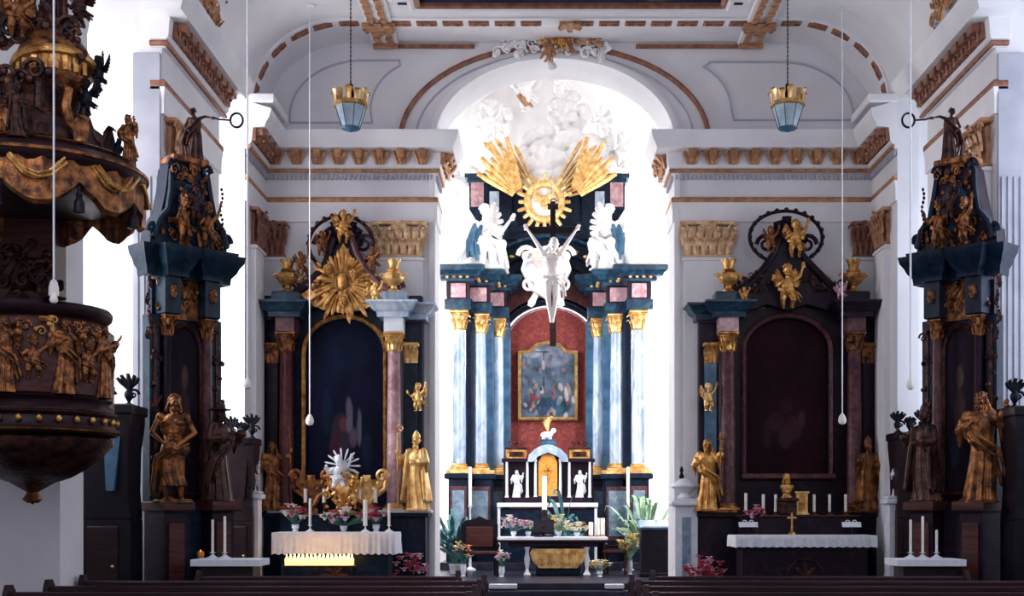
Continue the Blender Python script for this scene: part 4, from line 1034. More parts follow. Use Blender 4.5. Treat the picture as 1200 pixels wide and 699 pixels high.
# ---- freestanding altar in front
YM = 26.0; fz = .36; sm = YM/F; Q = lambda px: wx(px, YM)
am = thing('altar_table', 'freestanding dark altar table with carved golden front panel at the centre', 'altar table', (Q(648), YM, fz))
zt = wz(630, YM)
mb = MB(); mb.box(Q(583), Q(712), YM-.45, YM+.45, zt-.10, zt-.01, .012); mb.build('top', M['wood'], am)
mb = MB(); mb.box(Q(596), Q(700), YM-.36, YM+.36, zt-.19, zt-.10, .01); mb.build('apron', M['purple'], am)
for px in (618, 687):
    for dy in (-.3, .25):
        mb = MB(); mb.lathe([(.07,0),(.08,.03),(.045,.08),(.03,.14),(.055,.26),(.06,.34),(.04,.44),(.035,.5),(.06,.56),(.06,zt-.19-fz)], (Q(px), YM+dy, fz), 14); mb.build('leg', M['whitestone'] if dy < 0 else M['wood'], am)
mb = MB(); pr_ = [(Q(a), wz(b, YM)) for a, b in ((624,643),(621,648),(624,657),(632,665.5),(676,665.5),(684,657),(687,648),(684,643))]
mb.prism(pr_, YM-.34, YM-.2); fp = mb.build('front_panel', M['gold_bright'], am)
mb = MB(); rnd = random.Random(3)
for i in range(13):
    x = Q(629+50*i/12); zz = wz(661, YM); hh = .24+rnd.uniform(-.02,.03); mb.cap_((x, YM-.345, zz), (x, YM-.35, zz+hh*.75), .020, .016, 7); mb.ball((x, YM-.355, zz+hh*.9), .020, 8, 6)
mb.build('relief_figures', M['gold_bright'], fp)
mb = MB(); mb.box(Q(628), Q(680), YM-.2, YM+.3, fz, zt-.19, .02); mb.build('core', M['navy'], am)
mb = MB(); mb.box(Q(584), Q(711), YM-.46, YM+.46, zt-.008, zt+.008, .004)
for sg, px in ((-1, 584), (1, 711)): mb.box(Q(px)-.008+(.0), Q(px)+.008, YM-.44, YM+.44, zt-.06, zt+.004)
mb.box(Q(584), Q(711), YM-.468, YM-.455, zt-.045, zt+.006)
tag(mb.build('tablecloth', M['cloth']), 'thin white cloth lying on the freestanding central altar', 'cloth')
ztt = zt+.01
t = thing('candlestick', 'tall white candle on a dark turned stand at the centre of the freestanding altar', 'candlestick', (Q(638), YM+.1, ztt), local=True)
mb = MB(); mb.lathe([(.10,0),(.11,.02),(.05,.06),(.035,.16),(.06,.24),(.05,.30),(.035,.38),(.065,.50),(.07,.53),(.03,.55)], (0,0,0), 16); mb.build('stand', M['bronze'], t)
mb = MB(); mb.lathe([(.05,.55),(.05,1.22),(.03,1.235)], (0,0,0), 16); cd = mb.build('candle', M['wax'], t); mb = MB(); mb.tube([(0,0,1.23),(0,0,1.25)], .004, 5); mb.build('wick', M['iron'], cd)
t = thing('book_stand', 'dark slanted book stand in front of the tall candle on the central altar', 'book stand', (Q(637), YM-.25, ztt), local=True)
mb = MB(); mb.box(-.20,.20,-.1,.1,0,.03,.008); mb.prism([(-.03,.03),(.03,.03),(.03,.2),(-.03,.2)], -.03, .03); mb.build('foot', M['blackwood'], t)
mb = MB(); mb.M = Matrix.Translation((0,0,.2)) @ Matrix.Rotation(R(58), 4, 'X'); mb.box(-.21,.21,-.13,.17,-.012,.012,.005); mb.box(-.21,.21,-.15,-.13,-.02,.035,.004); mb.build('desk', M['blackwood'], t)
for i, (px, hc, dy) in enumerate(((692,.26,-.2),(700,.34,-.1),(706.5,.34,.1))):
    candlestick((Q(px), YM+dy, ztt), .04, hc, ['short white candle, innermost of the trio at the right end of the central altar','middle white candle of the trio at the right end of the central altar','outermost white candle at the right end of the central altar'][i], 'white candles at the right end of the central altar', 'brass', .022, .045)
bouquet((Q(602), YM-.05, ztt), .62, .42, ['pinkflower','pinkflower','whiteflower'], 'pink flower bouquet at the left end of the central altar', 21, n=30, leaf='teal_leaf', vh=.10)
bouquet((Q(619), YM+.1, ztt), .30, .30, ['whiteflower'], 'small white bouquet between pink flowers and book stand on the central altar', 22, n=12, vh=.10)
bouquet((Q(655), YM+.05, ztt), .42, .42, ['whiteflower','yellowflower'], 'cream and yellow bouquet right of the book stand on the central altar', 23, n=22, leaf='palegreen', vh=.10)
bouquet((Q(676), YM-.1, ztt), .42, .27, ['whiteflower','whiteflower','yellowflower'], 'low spreading cream bouquet beside the trio of white candles', 24, n=24, leaf='palegreen', vh=.08)
potted_plant((wx(663,27.2), 27.2, fz), 0.6, 1.70, 'tall bluish green plant rising behind the right half of the central altar', 31, 'teal_leaf', n=20, lw=.09)
# hanging crucifix
YX = 24.0; x0 = wx(648, YX)
cr = thing('crucifix', 'large hanging crucifix with pale raised-arm figure in front of the high altar', 'crucifix', (x0, YX, wz(405,YX)))
mb = MB(); mb.box(x0-.05, x0+.05, YX, YX+.07, wz(405,YX), wz(236,YX), .008); mb.box(wx(616,YX), wx(681,YX), YX+.005, YX+.065, wz(274,YX), wz(265.5,YX), .008); mb.build('cross', M['blackwood'], cr)
mb = MB(); mb.box(x0-.10, x0+.10, YX-.03, YX+.0, wz(246,YX), wz(239,YX), .006); mb.scroll((x0,YX-.03,wz(237,YX)), (1,0,0), (0,0,1), .07, 1, .012, 5); mb.build('title_plaque', M['bronze'], cr)
mb = MB(); mb.box(x0-.06, x0+.06, YX-.01, YX+.08, wz(406,YX), wz(378,YX), .008); mb.build('lower_shaft', M['reddish'], cr)
place(SM('corpus'), 'corpus', M['corpus'], cr, (x0-.02, YX-.075, wz(377,YX)), (0,0,0), 1.62)
mb = MB(); mb.tube([(x0, YX+.03, wz(236,YX)), (x0, YX+.03, 12.68)], .006, 6); mb.build('cable', M['cable'], cr)
# chairs, lectern and plants beside the central altar
def side_chair(loc, label, w, h, rz, m='blackwood', seat_m='reddish'):
    t = thing('altar_chair', label, 'chair', loc, rz, None, local=True)
    for sx in (-1, 1):
        for sy in (-1, 1):
            mb = MB(); mb.lathe([(.03,0),(.022,.1),(.035,.2),(.022,.34),(.032,.44)], (sx*w*.42, sy*.2, 0), 8); mb.build('leg', M[m], t)
        mb = MB(); mb.tube([(sx*w*.45,.2,.62),(sx*w*.46,-.1,.64),(sx*w*.46,-.2,.60)], .024, 8); mb.tube([(sx*w*.45,-.17,.44),(sx*w*.45,-.17,.62)], .018, 6); mb.build('armrest', M[m], t)
    mb = MB(); mb.box(-w/2, w/2, -.24, .24, .42, .50, .025); mb.build('seat', M[seat_m], t)
    mb = MB(); mb.prism([(-w*.5,.5),(-w*.5,h*.86),(-w*.36,h*.93),(-w*.2,h*.94),(0,h),(w*.2,h*.94),(w*.36,h*.93),(w*.5,h*.86),(w*.5,.5)], .19, .25); bk = mb.build('backrest', M[m], t)
    mb = MB(); mb.box(-w*.36, w*.36, .165, .195, .58, h*.82, .01); mb.build('back_pad', M[seat_m], bk)
    return t
side_chair((wx(563,25.6), 25.6, fz), 'tall dark high-backed chair left of the central altar', .75, 1.20, .15)
side_chair((wx(722,26.3), 26.3, fz), 'low mahogany armchair right of the central altar', .50, .62, -.2, 'reddish')
t = thing('lectern', 'dark slanted lectern cabinet by the right chancel wall', 'lectern', (wx(768,25.5), 25.5, fz), local=True)
mb = MB(); mb.box(-.30,.28,-.25,.25,0,1.0,.02); mb.box(-.33,.31,-.28,.28,0,.08,.01); mb.build('body', M['blackwood'], t)
mb = MB(); mb.M = Matrix.Translation((0,0,1.0)) @ Matrix.Rotation(R(14), 4, 'X'); mb.box(-.34,.32,-.28,.30,0,.05,.01); mb.build('desk', M['blueshade'], t)
potted_plant((wx(533,26.6), 26.6, fz), .75, 1.35, 'bluish leafy potted plant at the left edge of the chancel arch', 33, 'teal_leaf', n=24, lw=.08)
potted_plant((wx(757,26.9), 26.9, fz), .85, 1.75, 'tall pale green palm behind the lectern on the right', 34, 'palegreen', n=26, lw=.08)
bouquet((wx(738,26.2), 26.2, fz), .5, .85, ['yellowflower','whiteflower','yellowflower'], 'yellow and cream floor bouquet left of the dark lectern', 35, n=26, leaf='palegreen', vh=.3)
bouquet((wx(543,25.3), 25.3, fz), .4, .75, ['redflower','yellowflower','whiteflower'], 'mixed red and gold floor bouquet left of the high-backed chair', 36, n=20, leaf='teal_leaf', vh=.25)
bouquet((wx(588,25.2), 25.2, fz), .3, .5, ['whiteflower','pinkflower'], 'small white floor bouquet under the left end of the central altar', 37, n=14, leaf='green', vh=.2)
bouquet((wx(703,25.2), 25.2, fz), .45, .32, ['yellowflower','whiteflower'], 'low pale yellow floor arrangement under the right end of the central altar', 38, n=22, leaf='palegreen', vh=.12)
for px, lab in ((551,'thin white processional candle left of the high altar pedestals'), (736,'thin white processional candle right of the high altar pedestals')):
    t = thing('floor_candlestick', lab, 'candlestick', (wx(px,28.0), 28.0, .36), local=True, group='processional candles beside the high altar')
    mb = MB(); mb.lathe([(.13,0),(.13,.03),(.03,.08),(.02,.5),(.04,.6),(.02,.7),(.02,1.35),(.06,1.42)], (0,0,0), 12); mb.build('stand', M['whitestone'], t)
    mb = MB(); mb.lathe([(.035,1.42),(.035,2.25),(.02,2.27)], (0,0,0), 12); mb.build('candle', M['wax'], t)
# ================================================================== SIDE ALTARS ON THE FRONT WALL
YS = 20.75; ks = YS/F
def side_altar(P):
    c = P['c']; lab = P['label']
    X = lambda px: wx(px, YS); Z = lambda py: wz(py, YS)
    t = thing('side_altar', lab, 'altar', (X(c), YS, 0))
    stone, acc, colm, gold, dim = P['stone'], P['acc'], P['colm'], P['gold'], P['dim']
    zb = Z(598); cl, cr_ = P['cols']
    # base
    mb = MB(); mb.box(X(P['x0']), X(P['x1']), YS-.15, YW-.01, 0, .35, .02); mb.box(X(P['x0']+4), X(P['x1']-4), YS-.05, YW-.01, .35, zb-.12); mb.build('plinth', M[stone], t)
    mb = MB(); mb.box(X(P['x0']), X(P['x1']), YS-.14, YW-.01, zb-.12, zb-.03, .015); mb.build('plinth_cap', M[stone], t)
    for a, b in P['ledges']:
        mb = MB(); mb.box(X(a), X(b), YS-.20, YW-.2, zb-.05, zb, .012); mb.build('ledge', M[P['ledge']], t)
    # pilasters behind, columns before
    zcap = Z(405)
    for j, px in enumerate((cl, cr_)):
        sg = -1 if j == 0 else 1
        mb = MB(); mb.box(X(px+sg*20)-.16, X(px+sg*20)+.16, YW-.3, YW-.01, zb-.05, Z(375)); mb.build('pilaster', M[stone], t)
        column_parts(t, X(px), YS-.02, zb, zcap+.20, .118, M[colm[j]], M[gold[j]], M[gold[j]], ch=.30)
        # second slender column further out
        mb = MB(); xx = X(px+sg*19); mb.box(xx-.09, xx+.09, YS+.1, YS+.28, zb, Z(400), .01); sp = mb.build('outer_pilaster', M[acc[j]], t)
        mb = MB()
        for k in range(3): mb.leaf((xx-.07+.07*k, YS+.1, Z(425)), (0,-.1,1), (0,-1,0), .26, .10, .4)
        mb.box(xx-.12, xx+.12, YS+.02, YS+.3, Z(405), Z(401), .01); mb.build('capital', M[gold[j]], sp)
        # frieze block and entablature
        mb = MB(); mb.box(X(px)-.15, X(px)+.15, YS-.17, YW-.02, zcap+.20, Z(366), .01); mb.build('frieze_block', M[P['frieze'][j]], t)
        a, b = sorted((px-sg*14, px+sg*34))
        pth = [(X(a), YW-.02), (X(a), YS+.08), (X(px-15), YS+.08), (X(px-15), YS-.20), (X(px+15), YS-.20), (X(px+15), YS+.08), (X(b), YS+.08), (X(b), YW-.02)]
        pth = [p for i, p in enumerate(pth) if i == 0 or (Vector(p)-Vector(pth[i-1])).length > .05]
        EZ0, EZ1 = Z(374), Z(355)
        mb = MB(); mb.sweep(pth, [(0,EZ0),(.04,EZ0),(.05,EZ0+.08),(.12,EZ0+.12),(.15,EZ0+.19),(.20,EZ0+.22),(.20,EZ1-.01),(0,EZ1)], MAP); mb.slab(pth, EZ0+.02, EZ1-.005)
        cn = mb.build('cornice', M[P['cornice'][j]], t)
        mb = MB(); mb.box(X(px)-.22, X(px)+.22, YS-.15, YS+.25, EZ1-.01, Z(343), .02); mb.build('pedestal_block', M[P['cornice'][j]], t)
        if P.get('outer_block', True):
            mb = MB(); mb.box(X(px+sg*24)-.12, X(px+sg*24)+.12, YS+.12, YS+.4, EZ1-.01, Z(345), .02); mb.build('pedestal_block', M[stone], t)
        # flaming urn
        mb = MB(); ur = (X(px-1*sg), YS, Z(343))
        mb.lathe([(.09,0),(.10,.03),(.04,.07),(.045,.10),(.13,.16),(.17,.24),(.15,.30),(.09,.33),(.11,.35),(.10,.37),(.03,.40)], ur, 16, fn=lambda a, z: 1+.06*math.cos(8*a))
        for k in range(6):
            aa = k*PI/3; mb.leaf((ur[0]+.05*math.cos(aa), ur[1]+.05*math.sin(aa), ur[2]+.36), (.3*math.cos(aa), .3*math.sin(aa), 1), (math.cos(aa), math.sin(aa), 0), .17, .09, .1)
        for q in (-1, 1): mb.scroll((ur[0]+q*.17, ur[1], ur[2]+.26), (1,0,0), (0,0,1), .06, 1.2, .018, 5, q)
        mb.build('urn', M[gold[j] if gold[j] != 'gold_dark' else 'gold'], t)
    # arch wall with picture
    fx0, fx1, ft, fb, fsh = P['frame']
    rx = (X(fx1)-X(fx0))/2; cx = (X(fx0)+X(fx1))/2; rz = (fsh-ft)*ks
    yb = YS+.30
    mb = MB()
    hole = arch_pts(cx, Z(fsh), rx, rz, 20, Z(fb)); hl = len(hole)//2
    xl, xr = X(cl)+.02, X(cr_)-.02; zt = Z(ft)+.22
    mb.prism([(xl, zb-.03)]+[(hole[0][0], zb-.03)]+hole[:hl+1]+[(cx, zt), (xl, zt-.15)], yb, YW-.02); mb.prism(hole[hl:]+[(hole[-1][0], zb-.03), (xr, zb-.03), (xr, zt-.15), (cx, zt)], yb, YW-.02); mb.box(hole[0][0], hole[-1][0], yb, YW-.02, zb-.03, Z(fb))
    mb.build('retable_wall', M[stone], t)
    fr = hole+[hole[0]]
    mb = MB(); mb.sweep(hole, [(-.01, yb+.1), (-.01, yb-.04), (-.06, yb-.09), (-.10, yb-.03), (-.10, yb+.02)], FX, closed=True)
    mb.build('picture_frame', M[P['framem']], t)
    mb = MB(); q = P['sill']; mb.box(X(q[0]), X(q[1]), yb-.14, yb+.05, Z(q[3]), Z(q[2]), .01); mb.build('sill', M[P['framem']], t)
    def top(u):
        a = (u*2-1); return Z(fsh)+rz*math.sqrt(max(0, 1-a*a))
    cv, cc = painting_mesh(hole[0][0]+.005, hole[-1][0]-.005, Z(fb)+.0, Z(ft), yb+.12, blobs(P['bg'], P['items'], 4, .5, P['seed']), 60, 110, top)
    paint(t, cv, cc)
    # gable: concave-sided pediment
    g0, g1, gx = P['gable']
    bodyp = [(g0,357),(g0+6,345),(g0+22,337),(g0+36,318),(gx-10,290),(gx-2,276),(gx+8,276),(gx+14,290),(g1-34,318),(g1-20,336),(g1-4,345),(g1,357),(fx1-4,362),(gx+24,357-2),(gx,ft-8),(gx-24,357-2),(fx0+4,362)]
    mb = MB(); mb.prism([(X(a), Z(b)) for a, b in bodyp], YS+.12, YS+.42); gb = mb.build('gable', M[P['gablem']], t)
    for sg in (-1, 1):
        e = g0 if sg < 0 else g1
        pts = [(e+sg*2,345),(e-sg*16,333),(e-sg*34,314),(gx+sg*16,296),(gx+sg*10,278)]
        pts = [Vector((X(a), YS+.08, Z(b))) for a, b in pts]
        mb = MB(); mb.tube(pts, [.075,.07,.06,.055,.05], 8); mb.scroll(pts[0]+Vector((-sg*.02,0,.12)), (1,0,0), (0,0,1), .14, 1.6, .045, 6, sg)
        mb.build('volute_arm', M[P['arm'][0 if sg < 0 else 1]], gb)
        mb = MB(); foliage(mb, X(min(e, e-sg*42)), X(max(e, e-sg*42)), Z(342), Z(322), YS+.06, 16, 5+int(c)+sg, .17); mb.build('leaf_carving', M[P['leafm'][0 if sg < 0 else 1]], gb)
    # crowning hoop
    hx, hy, hr, hv = P['hoop']
    mb = MB(); mb.tube([(X(hx+hr*math.cos(2*PI*k/48)), YS+.22+.05*math.sin(2*PI*k/48), Z(hy-hv*math.sin(2*PI*k/48))) for k in range(49)], .030, 8)
    for k in range(24): mb.ball((X(hx+hr*math.cos(2*PI*k/24)), YS+.17, Z(hy-hv*math.sin(2*PI*k/24))), .040, 6, 5)
    mb.build('crown_hoop', M[P['hoopm']], t)
    mb = MB()
    for k in range(7):
        a = -.9+.3*k; mb.leaf((X(gx), YS+.2, Z(292)), (math.sin(a), 0, math.cos(a)), (0,-1,0), .52-.05*abs(k-3), .2, .25, .03, 5)
    mb.scroll((X(gx-24), YS+.15, Z(284)), (1,0,0), (0,0,1), .16, 1.6, .04, 6, -1); mb.scroll((X(gx+24), YS+.15, Z(284)), (1,0,0), (0,0,1), .16, 1.6, .04, 6, 1)
    mb.build('crest_ornament', M[P['crestm']], t)
    if P.get('burst'):
        mb = MB(); mb.prism([(X(a), Z(b)) for a, b in ((401,284),(411,300),(424,316),(447,330),(455,346),(442,354),(425,362),(401,366),(377,362),(358,354),(352,344),(372,330),(388,308))], YS+.09, YS+.14); gp = mb.build('gable_panel', M['gold'], t)
        mb = MB(); foliage(mb, X(365), X(436), Z(352), Z(325), YS+.08, 30, 91, .16); mb.build('leaf_carving', M['gold_bright'], gp)
        bx, by = P['burst']; mb = MB(); rnd = random.Random(9)
        rl = [(k*9.0+rnd.uniform(-2,2), .16, (.34+.16*rnd.random())*(1.25 if 190 < k*9 < 350 else 1)) for k in range(40)]
        radial(mb, (X(bx), Z(by)), rl, YS+.06, .035, .065, .03); mb.build('sunburst', M['gold'], t)
        mb = MB(); mb.ball((X(bx), YS-.0, Z(by)), .13, 14, 10, (.8,.5,1.1)); mb.build('sunburst_medallion', M['gold'], t)
        for k in range(3): place(SM('cherub'), 'cherub_head', M['gold'], t, (X(bx)+(-.22,.20,.02)[k], YS-.06, Z(by)+(.18,.10,-.34)[k]-.15), (0,0,.2*k), .28)
    return t, X, Z
L_items = [(.45,.30,.16,.14,(.045,.03,.055),0),(.55,.44,.05,.10,(.13,.11,.15),.2),(.48,.36,.07,.05,(.14,.05,.05),0),(.55,.36,.05,.06,(.16,.14,.19),0),(.68,.34,.035,.13,(.12,.13,.18),0),(.60,.28,.06,.07,(.10,.07,.11),0),(.36,.22,.09,.09,(.06,.02,.03),0),(.5,.8,.35,.14,(.006,.012,.035),0),(.25,.45,.07,.16,(.007,.02,.05),0),(.78,.20,.08,.12,(.012,.02,.05),0)]
R_items = [(.38,.34,.12,.08,(.040,.015,.025),0),(.60,.30,.13,.10,(.042,.014,.02),0),(.50,.24,.09,.08,(.050,.024,.032),0),(.50,.44,.10,.06,(.034,.010,.018),0),(.70,.36,.06,.07,(.045,.02,.025),0),(.27,.26,.06,.10,(.03,.012,.022),0)]
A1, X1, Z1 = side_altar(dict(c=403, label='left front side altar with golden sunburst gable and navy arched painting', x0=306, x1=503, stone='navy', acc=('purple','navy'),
    colm=('redmarble','pinkmarble'), gold=('gold_dark','gold_bright'), dim=0, cols=(336, 462), ledges=[(436,506),(316,352)], ledge='whitestone', frieze=('rosemarble','whitestone'), cornice=('teal','bluemarble'),  # lighter right column, gold, frieze and cornice paint light on that side
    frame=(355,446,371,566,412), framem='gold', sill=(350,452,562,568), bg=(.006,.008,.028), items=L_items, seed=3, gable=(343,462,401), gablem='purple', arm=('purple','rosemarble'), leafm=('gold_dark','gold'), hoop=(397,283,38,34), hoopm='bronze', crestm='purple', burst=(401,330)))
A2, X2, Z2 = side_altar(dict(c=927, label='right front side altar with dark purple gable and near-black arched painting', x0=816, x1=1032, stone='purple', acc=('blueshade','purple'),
    colm=('rosemarble','rosemarble'), gold=('gold','gold_dark'), dim=1, cols=(853, 1001), ledges=[(822,862),(990,1024)], ledge='gold_dark', frieze=('pinkmarble','rosemarble'), cornice=('teal','purple'),  # lighter left gold, frieze and cornice paint the lit inner side
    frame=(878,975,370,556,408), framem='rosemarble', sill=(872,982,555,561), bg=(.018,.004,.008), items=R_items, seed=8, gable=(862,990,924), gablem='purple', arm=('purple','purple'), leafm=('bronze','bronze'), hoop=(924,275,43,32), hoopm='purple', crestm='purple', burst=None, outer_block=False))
# statues standing on and beside the left altar
def stx(name, kind, m_, lab, cat, px, pyb, h_px, Y, rz=0, **kw):
    return statue(name, kind, m_, lab, cat, (wx(px,Y), Y, wz(pyb,Y)), h_px*Y/F, rz, **kw)
ZL = wz(598, YS)
def st(kind, m_, lab, px, h_px, rz, name='saint_statue', Y=20.62, z=None, **kw):
    return statue(name, kind, M[m_], lab, 'statue', (wx(px,Y), Y, ZL if z is None else z), h_px*Y/F, rz, **kw)
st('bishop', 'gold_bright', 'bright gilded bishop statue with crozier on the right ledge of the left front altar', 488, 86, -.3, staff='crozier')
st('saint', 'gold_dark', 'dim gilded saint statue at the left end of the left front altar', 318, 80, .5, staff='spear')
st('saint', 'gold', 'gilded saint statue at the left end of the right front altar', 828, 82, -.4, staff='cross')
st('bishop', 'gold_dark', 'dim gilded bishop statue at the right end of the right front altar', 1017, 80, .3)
def putto(px, pyb, hpx, m_, lab, rz=0, Y=20.7, wings=.30, kind='putto', grp=None):
    return statue('putto', kind, M[m_], lab, 'cherub', (wx(px,Y), Y, wz(pyb,Y)), hpx*Y/F, rz, wings=wings, base=False, group=grp)
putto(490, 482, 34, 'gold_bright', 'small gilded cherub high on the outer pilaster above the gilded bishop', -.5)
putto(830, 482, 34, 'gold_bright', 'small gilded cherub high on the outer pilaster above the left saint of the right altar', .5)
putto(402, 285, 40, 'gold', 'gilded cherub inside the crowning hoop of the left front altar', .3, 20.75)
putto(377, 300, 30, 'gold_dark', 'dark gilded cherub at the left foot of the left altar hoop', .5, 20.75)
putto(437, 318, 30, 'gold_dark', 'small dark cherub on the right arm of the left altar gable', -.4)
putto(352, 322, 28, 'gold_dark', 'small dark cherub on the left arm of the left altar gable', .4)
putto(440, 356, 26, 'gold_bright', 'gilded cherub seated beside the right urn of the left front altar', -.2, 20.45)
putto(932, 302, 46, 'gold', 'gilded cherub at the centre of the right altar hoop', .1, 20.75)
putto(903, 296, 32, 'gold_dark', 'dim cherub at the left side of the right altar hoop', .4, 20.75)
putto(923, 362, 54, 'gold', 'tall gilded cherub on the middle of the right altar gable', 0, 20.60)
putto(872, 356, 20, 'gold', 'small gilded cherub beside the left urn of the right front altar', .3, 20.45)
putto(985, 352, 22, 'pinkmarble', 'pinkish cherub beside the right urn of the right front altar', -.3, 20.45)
# ---- altar tables with white cloths
def mensa(px0, px1, pt, pb, Y, lab, clab, wav, body):
    x0, x1 = wx(px0,Y), wx(px1,Y); zt = wz(pt,Y)
    t = thing('altar_table', lab, 'altar table', ((x0+x1)/2, Y, 0))
    mb = MB(); mb.box(x0+.10, x1-.10, Y-.28, Y+.42, 0, .12, .01); mb.box(x0+.12, x1-.12, Y-.25, Y+.40, .12, zt-.08, .01); mb.build('body', M[body], t)
    mb = MB(); mb.box(x0+.03, x1-.03, Y-.34, Y+.44, zt-.08, zt-.012, .012); mb.build('tabletop', M[body], t)
    mb = MB(); q = (x0+x1)/2; mb.tube([(q+.28*math.cos(2*PI*k/32), Y-.26, zt*.5+.28*math.sin(2*PI*k/32)) for k in range(33)], .015, 6)
    for k in range(8): mb.leaf((q, Y-.255, zt*.5), (math.cos(k*PI/4), 0, math.sin(k*PI/4)), (0,-1,0), .2, .09, .1, .01, 3)
    mb.build('carved_emblem', M['bronze'], t)
    # cloth: ruffled overhang, solid
    n = 90; rings = []
    path = [(x0, Y+.44), (x0-.01, Y-.36)]
    per = []
    for k in range(16): per.append((x0, Y+.44-.80*k/16))
    N = 120
    for k in range(N+1): per.append((x0+(x1-x0)*k/N, Y-.36))
    for k in range(16): per.append((x1, Y-.36+.80*(k+1)/16))
    drop = (pb-pt)*Y/F
    outer = []; 
    for lvl, u in enumerate((0, .12, .45, .75, 1.0)):
        row = []
        for i, (x, y) in enumerate(per):
            w = wav*u*math.sin(i*1.15)*.5+wav*u*.5*math.sin(i*.47+1)
            dx = -1 if i < 16 else (1 if i > N+16 else 0); dy = -1 if 16 <= i <= N+16 else 0
            zz = zt-drop*u*(1+.035*math.sin(i*.9)*u)
            row.append((x+dx*(w+.012*(u>0)), y+dy*(w+.012*(u>0)), zz+ (0 if u else .006)))
        outer.append(row)
    th = .008; inner = [[(x-(0 if 16 <= i <= N+16 else (-1 if i < 16 else 1))*th*1.0, y+(th if 16 <= i <= N+16 else 0), z) for i, (x, y, z) in enumerate(r)] for r in outer]
    mb = MB(); m = len(per); vs = [p for r in outer for p in r]; ni = len(vs); vs += [p for r in inner[1:] for p in r]; fs = []; mi = []
    for r in range(4):
        for i in range(m-1): fs.append((r*m+i, r*m+i+1, (r+1)*m+i+1, (r+1)*m+i))
    for r in range(3):
        for i in range(m-1): fs.append((ni+r*m+i, ni+(r+1)*m+i, ni+(r+1)*m+i+1, ni+r*m+i+1))
    for i in range(m-1): fs.append((4*m+i, 4*m+i+1, ni+3*m+i+1, ni+3*m+i))
    mb.add(vs, fs); mb.m = 0
    top = [outer[0][i] for i in range(m)]
    a = len(mb.v); mb.add(top, [tuple(range(m-1, -1, -1))])
    cl = mb.build('tablecloth', M[clab[1]], None, True, 60); tag(cl, clab[0], 'cloth')
    return zt
zc1 = mensa(324, 466, 624.5, 649, 19.75, 'dark altar table of the left front altar under a deep white cloth', ('deep ruffled white cloth over the left front altar table', 'cloth'), .03, 'navy')
zc2 = mensa(858, 1021, 628, 641, 19.75, 'dark reddish altar table of the right front altar with round carved emblem', ('shallow bluish white cloth along the right front altar table', 'cloth'), .015, 'purple')
# rear shelves (gradines) carrying the candles
for (a, b, nm, m_) in ((330, 452, 'stepped dark shelf behind the candles of the left front altar', 'navy'), (866, 1004, 'stepped dark shelf behind the candles of the right front altar', 'purple')):
    t = thing('candle_shelf', nm, 'shelf', (wx((a+b)/2, 20.35), 20.35, 0))
    mb = MB(); mb.box(wx(a,20.35), wx(b,20.35), 20.22, 20.54, 0, wz(606,20.35), .01); mb.build('body', M[m_], t)
    mb = MB(); mb.box(wx(a-2,20.35), wx(b+2,20.35), 20.20, 20.54, wz(606,20.35), wz(604,20.35), .005); mb.build('top_board', M['reddish' if m_ == 'purple' else m_], t)
zs = wz(604, 20.35); yq = 20.36
# left altar candles
for px, lab in ((358,'outer left white candle on the shelf of the left front altar'), (380,'inner left white candle on the shelf of the left front altar'), (421,'inner right white candle on the shelf of the left front altar'), (440,'outer right white candle on the shelf of the left front altar')):
    candlestick((wx(px,yq), yq, zs), .20, .22, lab, 'candles on the shelf of the left front altar', 'gold_dark', .03, .030)
for px, h_, lab in ((362,.42,'thin white candle standing at the left on the deep ruffled cloth'), (427,.40,'thicker white candle standing right of centre on the deep ruffled cloth'), (455,.34,'short white candle standing at the right end of the deep ruffled cloth')):
    candlestick((wx(px,19.75), 19.85, zc1+.01), .10, h_, lab, 'candles on the deep ruffled cloth', 'whitestone', .022, .020 if px != 427 else .032)
# reliquary group in the middle of the left altar
t = thing('reliquary', 'gold figured reliquary with silvery crown at the centre of the left front altar', 'reliquary', (wx(402,yq), yq, zs))
mb = MB(); x = wx(402,yq)
mb.lathe([(.22,0),(.24,.04),(.10,.10),(.06,.2),(.12,.3),(.20,.42),(.14,.52),(.06,.56),(.05,.62)], (x,yq,zs), 20, fn=lambda a, z: 1+.08*math.cos(7*a)); mb.build('foot', M['gold_bright'], t)
mb = MB(); foliage(mb, x-.24, x+.24, zs+.1, zs+.65, yq-.12, 46, 12, .17); mb.build('leaf_carving', M['gold'], t)
place(SM('putto'), 'figure', M['whitestone'], t, (x-.06, yq-.10, zs+.35), (0,0,.3), .62)
place(SM('putto'), 'figure', M['gold_bright'], t, (x+.16, yq-.05, zs+.1), (0,0,-.3), .5)
mb = MB(); radial(mb, (x, zs+.78), [(k*24, .06, .26) for k in range(15)], yq-.05, .02, .03, .015); mb.ball((x, yq-.05, zs+.78), .09, 10, 8); mb.build('monstrance', M['whitestone'], t)
for px, lab in ((366,'pair of flame-like gold scroll ornaments left of the central reliquary'), (431,'bright gold scroll ornament right of the central reliquary')):
    t = thing('gilded_ornament', lab if px > 400 else 'reddish gold scroll ornament left of the central reliquary', 'ornament', (wx(px,20.5), 20.46, zs))
    x = wx(px,20.5); mb = MB(); mb.box(x-.1, x+.1, 20.40, 20.5, zs, zs+.1, .01)
    for q in (-1, 1):
        mb.tube([(x, 20.44, zs+.08), (x+q*.12, 20.44, zs+.3), (x+q*.28, 20.44, zs+.42), (x+q*.30, 20.44, zs+.62)], [.05,.045,.04,.03], 7); mb.scroll((x+q*.24,20.42,zs+.62), (1,0,0), (0,0,1), .11, 1.4, .035, 6, q)
        for k in range(4): mb.leaf((x+q*.07*k, 20.43, zs+.22+.08*k), (q*.5,0,1), (0,-1,0), .24, .09, .3)
    mb.leaf((x,20.43,zs+.1), (0,0,1), (0,-1,0), .5, .16, .2); mb.build('scrollwork', M['gold_bright' if px > 400 else 'gold_dark'], t)
